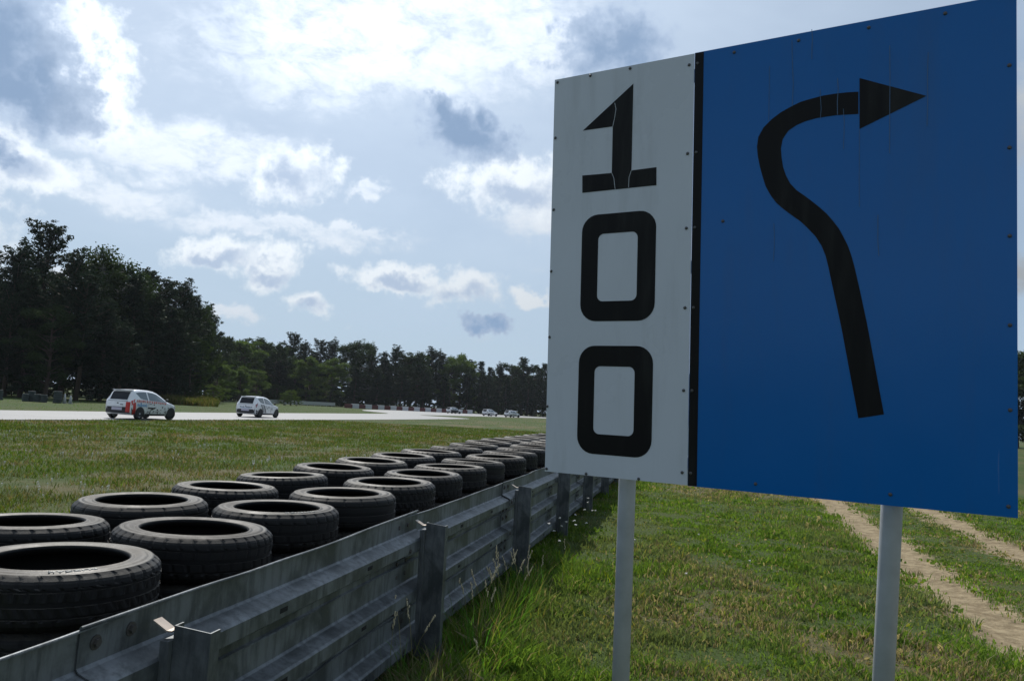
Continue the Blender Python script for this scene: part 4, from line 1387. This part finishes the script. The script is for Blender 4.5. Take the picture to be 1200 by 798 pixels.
# ------------------------------------------------------------------ trees
M_BARK = simple('bark', (0.075, 0.055, 0.042), 0.9, var=0.35, scale=5)
M_BIRCH = simple('birch_bark', (0.34, 0.33, 0.31), 0.8, var=0.4, scale=4)
M_PINE = m_foliage('pine_needles', (0.010, 0.021, 0.012), (0.024, 0.040, 0.020), 0.18, (1.2, 1.25, 0.8))
M_LEAF = m_foliage('broad_leaves', (0.019, 0.037, 0.012), (0.042, 0.066, 0.019), 0.28, (1.25, 1.3, 0.75))
M_LIGHT = m_foliage('light_leaves', (0.055, 0.092, 0.022), (0.095, 0.135, 0.032), 0.40, (1.3, 1.35, 0.75))
M_DRY = m_foliage('dry_grass', (0.15, 0.125, 0.045), (0.24, 0.20, 0.085), 0.4)

def leaves(name, C, size, mat, flat=0.0, rng=None, aspect=0.55):
    """one diamond per centre, random orientation (flat -> more horizontal)"""
    n = len(C)
    rng = rng or RNG
    d = rng.normal(size=(n, 3)); d[:, 2] *= (1 - flat * 0.7); d /= np.linalg.norm(d, axis=1, keepdims=True)
    e = rng.normal(size=(n, 3)); e[:, 2] *= (1 - flat * 0.85)
    e -= (e * d).sum(1, keepdims=True) * d; e /= np.linalg.norm(e, axis=1, keepdims=True)
    s = size * rng.uniform(0.6, 1.35, (n, 1))
    V = np.stack([C - d * s, C + e * s * aspect, C + d * s, C - e * s * aspect], 1).reshape(-1, 3)
    t = np.repeat(rng.random(n), 4)
    return np_mesh(name, V, np.arange(n * 4), np.full(n, 4), mat, {'tint': ('POINT', 'FLOAT', t)})

def broad_tree(seed, n_leaf, leaf, spread=0.30, low=0.12, mat=None, bark=None, droop=0.0):
    """unit-height tree: limbs leave the trunk, clumps of leaves sit on limb ends"""
    rng = np.random.default_rng(seed); rnd = random.Random(seed)
    bm = bmesh.new()
    bend = rnd.uniform(-.02, .02)
    tr = [(0, 0, -0.01), (bend * .5, 0, .2), (bend, .01, .45), (bend * 1.4, .0, .7), (bend, 0, .92)]
    tube_bm(bm, tr, [.020, .016, .012, .007, .002], 7)
    clumps = []
    for i in range(46):
        z0 = low + (0.90 - low) * rnd.random() ** 0.85
        a = rnd.uniform(0, 6.283)
        prof = math.sin(math.pi * min(1, max(0.05, (z0 - low * 0.3) / (1.02 - low * 0.3))) ** 0.85) ** 0.6
        L = spread * prof * rnd.uniform(0.45, 1.12)
        rise = rnd.uniform(0.02, 0.13) - droop * rnd.random() * 0.1
        x0 = bend * min(1, z0 / .45)
        end = (x0 + math.cos(a) * L, math.sin(a) * L, min(0.97, z0 + rise))
        mid = (x0 + math.cos(a) * L * .5, math.sin(a) * L * .5, z0 + rise * .7)
        tube_bm(bm, [(x0, 0, z0), mid, end], [.006, .004, .0012], 4, False)
        for f in (1.0, 0.72):
            clumps.append((x0 + math.cos(a) * L * f + rnd.gauss(0, .015), math.sin(a) * L * f + rnd.gauss(0, .015), z0 + rise * f + rnd.gauss(0, .012), rnd.uniform(.035, .078)))
    for k in range(7):
        a = rnd.uniform(0, 6.283); clumps.append((bend + .05 * math.cos(a), .05 * math.sin(a), rnd.uniform(.86, .985), rnd.uniform(.025, .05)))
    C = []
    wts = np.array([c[3] ** 2 for c in clumps]); wts /= wts.sum()
    for c, w in zip(clumps, wts):
        k = int(n_leaf * w)
        p = rng.normal(size=(k, 3)); p /= np.linalg.norm(p, axis=1, keepdims=True)
        p *= (rng.random((k, 1)) ** 0.45) * c[3] * rng.uniform(0.7, 1.35, (k, 1))
        p[:, 2] *= 0.72
        if droop: p[:, 2] -= droop * 0.05 * rng.random(k)
        C.append(p + np.array(c[:3]))
    C = np.concatenate(C)
    return bm_mesh('trunk', bm, True, mat=bark or M_BARK), leaves('crown', C, leaf, mat or M_LEAF, 0.1, rng)

def pine_tree(seed, n_leaf, leaf, low=0.18, spread=0.20, conic=False):
    rng = np.random.default_rng(seed); rnd = random.Random(seed)
    bm = bmesh.new()
    tube_bm(bm, [(0, 0, -0.01), (rnd.uniform(-.012, .012), 0, .35), (rnd.uniform(-.015, .015), rnd.uniform(-.01, .01), .7), (0, 0, .985)], [.016, .012, .007, .0015], 7)
    C = []; clumps = []
    nb = 64
    for i in range(nb):
        z0 = low + (0.97 - low) * (i / (nb - 1)) ** 0.9
        a = i * 2.4 + rnd.uniform(-.5, .5)
        k = (z0 - low) / (1 - low)
        if conic: L = spread * (1.04 - k) * rnd.uniform(0.75, 1.1) + 0.012
        else: L = spread * (0.55 + 0.6 * math.sin(math.pi * (0.15 + 0.75 * k))) * (1.0 - 0.62 * k ** 2.2) * rnd.uniform(0.45, 1.15)
        rise = (0.07 if not conic else -0.02) * rnd.uniform(0.3, 1.3) + 0.05 * k
        end = (math.cos(a) * L, math.sin(a) * L, min(1.0, z0 + rise))
        tube_bm(bm, [(0, 0, z0), (end[0] * .5, end[1] * .5, z0 + rise * .35), end], [.0045, .003, .0010], 4, False)
        for f, s in ((1.0, .030), (0.78, .040), (0.5, .038), (0.28, .03)):
            clumps.append((end[0] * f + rnd.gauss(0, .008), end[1] * f + rnd.gauss(0, .008), z0 + rise * f ** 1.5 + 0.008, s * rnd.uniform(.75, 1.35) * (1.0 - 0.35 * k)))
    clumps.append((0, 0, 0.985, .016)); clumps.append((0, 0, 0.95, .026))
    wts = np.array([c[3] ** 2 for c in clumps]); wts /= wts.sum()
    for c, w in zip(clumps, wts):
        k = max(4, int(n_leaf * w))
        p = rng.normal(size=(k, 3)); p /= np.linalg.norm(p, axis=1, keepdims=True)
        p *= (rng.random((k, 1)) ** 0.5) * c[3] * rng.uniform(0.7, 1.5, (k, 1)); p[:, 2] *= 0.6
        C.append(p + np.array(c[:3]))
    C = np.concatenate(C)
    return bm_mesh('trunk', bm, True, mat=M_BARK), leaves('crown', C, leaf, M_PINE, 0.15, rng, 0.42)

KINDS = {
    'pine': [pine_tree(101, 17000, .0090), pine_tree(102, 17000, .0090, .12, .22), pine_tree(103, 15000, .0090, .25, .18)],
    'spruce': [pine_tree(111, 15000, .0085, .06, .20, True), pine_tree(112, 15000, .0085, .05, .17, True)],
    'broad': [broad_tree(121, 17000, .0105, .30, .08), broad_tree(122, 17000, .0105, .26, .06), broad_tree(123, 16000, .0105, .34, .10)],
    'birch': [broad_tree(131, 17000, .0090, .25, .10, None, M_BIRCH, 1.0), broad_tree(132, 15000, .0090, .22, .12, None, M_BIRCH, 1.0)],
    'light': [broad_tree(141, 14000, .0115, .32, .05, M_LIGHT), broad_tree(142, 14000, .0115, .27, .05, M_LIGHT)],
    'shrub': [broad_tree(151, 6000, .024, .46, .02, M_LEAF), broad_tree(152, 5000, .024, .55, .02, M_LIGHT)],
}
LABELS = {
    'pine': ('pine_tree', 'dark ragged Scots pine'), 'spruce': ('spruce_tree', 'dark conical spruce'),
    'broad': ('broadleaf_tree', 'dense rounded broadleaf tree'), 'birch': ('birch_tree', 'tall drooping birch'),
    'light': ('broadleaf_tree', 'fresh green broadleaf tree'), 'shrub': ('shrub', 'low leafy shrub'),
}
def tree(kind, x, y, h, where, group, wide=1.0, var=None):
    tr, cr = KINDS[kind][random.randrange(len(KINDS[kind])) if var is None else var]
    nm, lb = LABELS[kind]
    e = empty(nm, (x, y, -0.05), random.uniform(0, 6.28))
    s = h * wide * random.uniform(0.92, 1.1)
    e.scale = (s, s, h * 0.955)
    tag(e, lb + ' ' + where, 'tree' if kind != 'shrub' else 'shrub', lb + ' ' + group)
    mesh_obj('trunk', tr, None, e); mesh_obj('crown', cr, None, e)
    return e

def hor(px): return 447.4 + 0.056 * px
def crest(px, top, Y, kind, where, group, wide=1.0, var=None):
    p = at_depth(px, hor(px), Y)
    h = CAM_H + (hor(px) - top) / F_PX * Y
    return tree(kind, p[0], p[1], h, where, group, wide, var)

W1, G1 = 'in the tall dark wood behind the old tyre stacks', 'in the wood behind the tyre stacks'
for a in [(-95, 300, 70, 'pine'), (-60, 285, 72, 'spruce'), (-30, 296, 74, 'pine'), (6, 288, 70, 'pine'), (40, 258, 76, 'pine', 1.15, 1), (72, 296, 70, 'pine', 1.2, 1), (25, 310, 68, 'spruce', 1.2),
          (106, 281, 77, 'birch', 1.1, 0), (131, 289, 79, 'birch', 1.05, 1), (90, 318, 68, 'pine', 1.2), (148, 316, 76, 'spruce', 1.2), (162, 314, 84, 'pine', 1.1), (184, 325, 87, 'pine', 1.15),
          (204, 331, 90, 'pine', 1.2), (218, 345, 94, 'pine', 1.0), (227, 352, 97, 'birch', 0.68), (118, 345, 70, 'spruce', 1.3), (174, 345, 79, 'spruce', 1.3), (200, 372, 82, 'pine', 1.3), (222, 388, 88, 'broad', 0.8),
          (55, 352, 66.5, 'broad', 1.1), (5, 350, 66.5, 'pine', 1.3), (140, 380, 69, 'pine', 1.3), (-50, 340, 66, 'pine', 1.2), (234, 394, 93, 'light', 0.58), (192, 355, 83, 'spruce', 1.2)]:
    t_ = crest(a[0], a[1], a[2] * 1.2, a[3], W1, G1, *a[4:])
    if a[1] == 258:
        t_['label'] = 'tallest ragged Scots pine, its top standing clear above the tall dark wood'; del t_['group']
# rows further in
for i in range(34):
    t = i / 33
    x = -74 + 26 * t + random.uniform(-2, 2); y = 84 + 42 * t + random.uniform(1, 18)
    x -= random.uniform(3, 12)
    tree(random.choice(['pine', 'pine', 'broad', 'spruce']), x, y, random.uniform(14, 18), 'deep inside the tall dark wood', 'deep in the near wood', 1.15)
W2, G2 = 'in the wood behind the far grass bank', 'behind the grass bank'
for a in [(252, 388, 150, 'broad', 1.1), (266, 395, 165, 'broad', 1.2), (283, 396, 170, 'light', 1.2), (300, 394, 178, 'broad', 1.2), (318, 400, 182, 'broad', 1.2), (329, 405, 190, 'broad', 1.1),
          (340, 390, 192, 'pine', 1.25, 1), (352, 402, 198, 'pine', 1.2), (372, 398, 200, 'pine', 1.25), (385, 399, 204, 'pine', 1.2),
          (262, 425, 140, 'light', 1.2), (280, 428, 150, 'light', 1.3), (300, 432, 158, 'light', 1.2), (253, 420, 128, 'light', 0.9),
          (362, 417, 178, 'light', 1.2), (387, 418, 182, 'light', 1.2), (325, 425, 178, 'pine', 1.3), (344, 430, 180, 'broad', 1.1)]:
    crest(a[0], a[1], a[2] * 1.10, a[3], W2, G2, *a[4:])
W3, G3 = 'in the far wood behind the red and white boards', 'behind the boards'
for a in [(407, 396, 212, 'birch', 1.05, 0), (420, 391, 212, 'birch', 1.2, 1), (433, 405, 215, 'pine', 1.2), (447, 410, 218, 'spruce', 1.2), (460, 407, 222, 'pine', 1.2), (474, 413, 222, 'broad', 1.15),
          (487, 411, 224, 'broad', 1.2), (503, 409, 232, 'pine', 1.25), (514, 413, 234, 'pine', 1.2), (526, 416, 232, 'light', 1.0), (538, 413, 234, 'light', 1.1), (550, 424, 238, 'pine', 1.2),
          (561, 421, 244, 'spruce', 1.1), (572, 428, 246, 'spruce', 1.2), (584, 427, 250, 'pine', 1.2), (597, 424, 252, 'broad', 1.1), (611, 419, 256, 'pine', 1.3, 1), (624, 425, 258, 'broad', 1.2), (636, 426, 262, 'pine', 1.2), (649, 424, 264, 'pine', 1.2),
          (441, 432, 208, 'spruce', 1.5), (469, 432, 212, 'pine', 1.4), (495, 434, 217, 'pine', 1.4), (520, 436, 222, 'spruce', 1.4), (546, 438, 228, 'pine', 1.4), (570, 440, 236, 'pine', 1.4), (592, 441, 242, 'spruce', 1.5), (618, 441, 246, 'pine', 1.4), (642, 442, 250, 'pine', 1.4), (415, 428, 202, 'spruce', 1.5)]:
    crest(*a[:4], W3, G3, *a[4:])
for i in range(46):
    t = i / 45
    x = -70 + 92 * t; y = 205 + 70 * t + random.uniform(4, 22)
    if t < 0.25: y = 175 + 40 * t / .25 + random.uniform(6, 20); x = -72 + 14 * t / .25
    tree(random.choice(['pine', 'pine', 'spruce', 'broad']), x + random.uniform(-2, 2), y, random.uniform(13, 15.5), 'deep inside the far wood', 'deep in the far wood', 1.2)
for i in range(16):
    px = 250 + 150 * i / 15
    p = at_depth(px, hor(px), 218 + random.uniform(0, 14))
    tree('spruce', p[0], p[1], random.uniform(11, 14), 'deep inside the far wood', 'deep in the far wood', 1.5)
# wood that carries on behind the sign to the right
W4, G4 = 'in the wood beyond the sign and the dirt track', 'beyond the sign'
path = [(16, 268), (34, 250), (50, 222), (62, 190), (72, 158), (80, 132), (88, 108), (96, 84), (104, 60)]
for i in range(120):
    t = i / 119 * (len(path) - 1); k = min(int(t), len(path) - 2); f = t - k
    x = path[k][0] + (path[k + 1][0] - path[k][0]) * f + random.uniform(-1, 6); y = path[k][1] + (path[k + 1][1] - path[k][1]) * f + random.uniform(-1, 8)
    tree(random.choice(['pine', 'pine', 'spruce', 'broad', 'broad']), x, y, random.uniform(13, 17), W4, G4, 1.2)

# undergrowth at the foot of the woods
for i in range(30):
    t = i / 29
    px = -20 + 255 * t; Y = 85 + 34 * t
    p = at_depth(px, hor(px), Y + random.uniform(0.5, 3))
    tree('shrub', p[0], p[1], random.uniform(1.6, 4.2), 'at the foot of the tall dark wood', 'at the foot of the near wood', 1.0, 0)
for px, Y, h in ((333, 150, 2.6), (341, 152, 3.2), (349, 154, 2.0), (250, 118, 3.0), (258, 122, 2.6)):
    p = at_depth(px, hor(px), Y + 2)
    tree('shrub', p[0], p[1], h, 'standing bright in front of the dark wood by the far rail', 'by the far rail', 1.0, 1)
for i in range(46):
    t = i / 45
    px = 395 + 250 * t; Y = 205 + 48 * t
    p = at_depth(px, hor(px), Y + random.uniform(-2, 3))
    tree('shrub', p[0], p[1], random.uniform(2.0, 4.5), 'at the foot of the far pines', 'at the foot of the far wood', 1.0, 0)
for i in range(30):
    px = 256 + 141 * i / 29; Y = 176 + 24 * i / 29 + random.uniform(0, 8)
    p = at_depth(px, hor(px), Y)
    tree('shrub', p[0], p[1], random.uniform(2.5, 5.5), 'along the wood behind the grass bank', 'along the grass bank', 1.0, 0)

# tall dry grass before the wood
def dry_grass():
    n = 26000
    px = RNG.uniform(176, 262, n); Yd = RNG.uniform(90, 110, n)
    dens = np.clip((px - 176) / 40, 0.05, 1)
    k = (RNG.random(n) < dens) & (fbm(px * 0.09, Yd * 0.35, 71) + 0.25 * RNG.random(n) > 0.60)
    px, Yd = px[k], Yd[k]; n = len(px)
    x = (px - 600) / F_PX * Yd
    h = (0.35 + 0.9 * RNG.random(n)) * (0.2 + 1.3 * fbm(x * .5, Yd * .5, 44))
    t = RNG.random((n, 1))
    col = np.array([.070, .070, .028]) + t * np.array([.075, .058, .032])
    col = np.where(RNG.random((n, 1)) < .3, np.array([[.06, .09, .02]]), col)
    o = mesh_obj('dry_tall_grass', blades_mesh('dry_tall_grass', x, Yd, h, np.full(n, .07), RNG.uniform(.1, .7, n), col, bent=True))
    tag(o, 'tall straw-coloured grass at the corner of the dark wood', 'grass', None, 'stuff')
dry_grass()

# ------------------------------------------------------------------ tall grass tufts and flowers by the guard rail
M_SEED = simple('seed_head', (0.55, 0.48, 0.33), 0.9, var=0.3)
M_STEM = simple('straw_stem', (0.24, 0.22, 0.09), 0.8, var=0.3)
def tuft(x, y, n, h, n_seed, label, seed, spread=0.17):
    rng = np.random.default_rng(seed); rnd = random.Random(seed)
    root = empty('grass_tuft', (x, y, -0.01))
    tag(root, label, 'grass tuft')
    V, F, C = [], [], []
    for i in range(n):
        a = rnd.uniform(0, 6.28); r0 = spread * math.sqrt(rnd.random())
        bx, by = r0 * math.cos(a), r0 * math.sin(a)
        hh = h * rnd.uniform(0.35, 1.05); la = a + rnd.gauss(0, .7); ln = hh * rnd.uniform(0.15, 0.85)
        w = rnd.uniform(.0016, .0032); wa = rnd.uniform(0, 3.14); wx, wy = math.cos(wa) * w, math.sin(wa) * w
        base = len(V)
        for k in range(5):
            s = k / 4; xx = bx + math.cos(la) * ln * s ** 2; yy = by + math.sin(la) * ln * s ** 2; zz = hh * (s - 0.22 * s ** 3 * (ln / hh))
            tp = (1 - s ** 2 * 0.92)
            V += [(xx - wx * tp, yy - wy * tp, zz), (xx + wx * tp, yy + wy * tp, zz)]
        F += [(base + 2 * k, base + 2 * k + 1, base + 2 * k + 3, base + 2 * k + 2) for k in range(4)]
        c = (.07 + .06 * rnd.random(), .16 + .10 * rnd.random(), .022 + .02 * rnd.random()) if rnd.random() > .16 else (.26, .21, .10)
        C += [(*c, 1)] * 10
    me = np_mesh('blades', np.array(V), np.array(F).ravel(), np.full(len(F), 4), M_BLADE, {'Col': ('POINT', 'FLOAT_COLOR', np.array(C))})
    mesh_obj('blades', me, None, root)
    for i in range(n_seed):
        a = rnd.uniform(0, 6.28); r0 = spread * rnd.random(); bx, by = r0 * math.cos(a), r0 * math.sin(a)
        hh = h * rnd.uniform(1.0, 1.45); la = rnd.uniform(0, 6.28); ln = hh * rnd.uniform(.1, .35)
        pts = [Vector((bx + math.cos(la) * ln * s ** 2, by + math.sin(la) * ln * s ** 2, hh * s)) for s in (0, .35, .7, 1)]
        bm = bmesh.new(); tube_bm(bm, pts, [.0016, .0014, .0012, .0008], 4)
        st = mesh_obj('stalk', bm_mesh('stalk', bm, mat=M_STEM), None, root)
        bm = bmesh.new()
        d = (pts[3] - pts[2]).normalized()
        for k in range(9):
            c = pts[3] - d * (0.012 * k) + Vector((rnd.gauss(0, .003), rnd.gauss(0, .003), 0))
            bmesh.ops.create_icosphere(bm, subdivisions=1, radius=rnd.uniform(.003, .0055), matrix=Matrix.Translation(c) @ Matrix.Diagonal((1, 1, 2.0, 1)))
        mesh_obj('seed_head', bm_mesh('seed_head', bm, mat=M_SEED), None, st)
    return root
def rail_pt(y, off):
    return RAIL[1] + RAIL[0] * y + off, y
for k, (y, off, n, h, ns, lab) in enumerate([
        (4.95, 0.10, 150, 0.40, 7, 'tall grass tuft with pale seed heads right of a guard rail post'),
        (5.45, 0.16, 170, 0.42, 8, 'thick arching grass tuft with seed stalks between two rail posts'),
        (4.62, 0.24, 150, 0.22, 1, 'yellowish low grass tuft at the foot of a guard rail post'),
        (6.1, 0.13, 130, 0.34, 5, 'green grass tuft reaching the lowest beam of the guard rail'),
        (4.25, -0.02, 60, 0.35, 4, 'sparse seed stalks in front of the guard rail beams'),
        (6.75, 0.10, 160, 0.30, 2, 'small grass tuft with thin stalks beside the next rail post'),
        (7.9, 0.22, 110, 0.20, 1, 'low bright grass tuft beside the guard rail shadow')]):
    x, yy = rail_pt(y, off)
    tuft(x, yy, n, h, ns, lab, 300 + k)

def flower(x, y, h, seed):
    rnd = random.Random(seed)
    root = empty('white_flower', (x, y, -0.01))
    tag(root, 'white umbel flower on a thin stem beside the guard rail', 'flower', 'white flowers by the guard rail')
    lx, ly = rnd.gauss(0, .04), rnd.gauss(0, .04)
    pts = [(0, 0, 0), (lx * .3, ly * .3, h * .5), (lx, ly, h)]
    bm = bmesh.new(); tube_bm(bm, pts, [.002, .0017, .0012], 5); mesh_obj('stem', bm_mesh('stem', bm, mat=simple('flower_stem', (0.09, 0.13, 0.03), 0.8)), None, root)
    bm = bmesh.new()
    for k in range(12):
        a = rnd.uniform(0, 6.28); r = .012 * math.sqrt(rnd.random())
        bmesh.ops.create_icosphere(bm, subdivisions=1, radius=.0052, matrix=Matrix.Translation((lx + r * math.cos(a), ly + r * math.sin(a), h + rnd.uniform(0, .010))))
    mesh_obj('flower_head', bm_mesh('flower_head', bm, mat=simple('petal_white', (0.72, 0.70, 0.66), 0.8)), None, root)
rnd = random.Random(5)
for k in range(15):
    y = rnd.uniform(7.4, 10.2); x, yy = rail_pt(y, rnd.uniform(0.02, 0.28))
    flower(x, yy, rnd.uniform(0.22, 0.48), 500 + k)
for k in range(5):
    flower(rnd.uniform(1.6, 4.6), rnd.uniform(6, 11), rnd.uniform(0.05, 0.10), 540 + k)
    o = COL.objects[-1].parent
for o in SC.objects:
    if o.name.startswith('white_flower') and o.location.x > 1.5 and o.location.y < 11.5 and (o.location.x - (RAIL[1] + RAIL[0] * o.location.y)) > 0.5:
        o['label'] = 'low white flower standing alone in the meadow grass'; o['group'] = 'white flowers in the meadow'

# ------------------------------------------------------------------ thin summer haze
def build_haze():
    bm = bmesh.new(); box_bm(bm, (-260, -120, -1.2), (260, 330, 22.0))
    mt, b, out = mat_new('haze_air')
    v = b.n('ShaderNodeVolumePrincipled')
    v.inputs['Color'].default_value = (0.80, 0.88, 1.0, 1)
    v.inputs['Density'].default_value = HAZE_DENSITY
    v.inputs['Anisotropy'].default_value = 0.2
    b.link(v.outputs[0], out.inputs['Volume'])
    o = mesh_obj('haze', bm_mesh('haze', bm, mat=mt))
    tag(o, 'thin pale summer haze over the whole circuit', 'haze', None, 'stuff')
HAZE_DENSITY = 0.00010
build_haze()
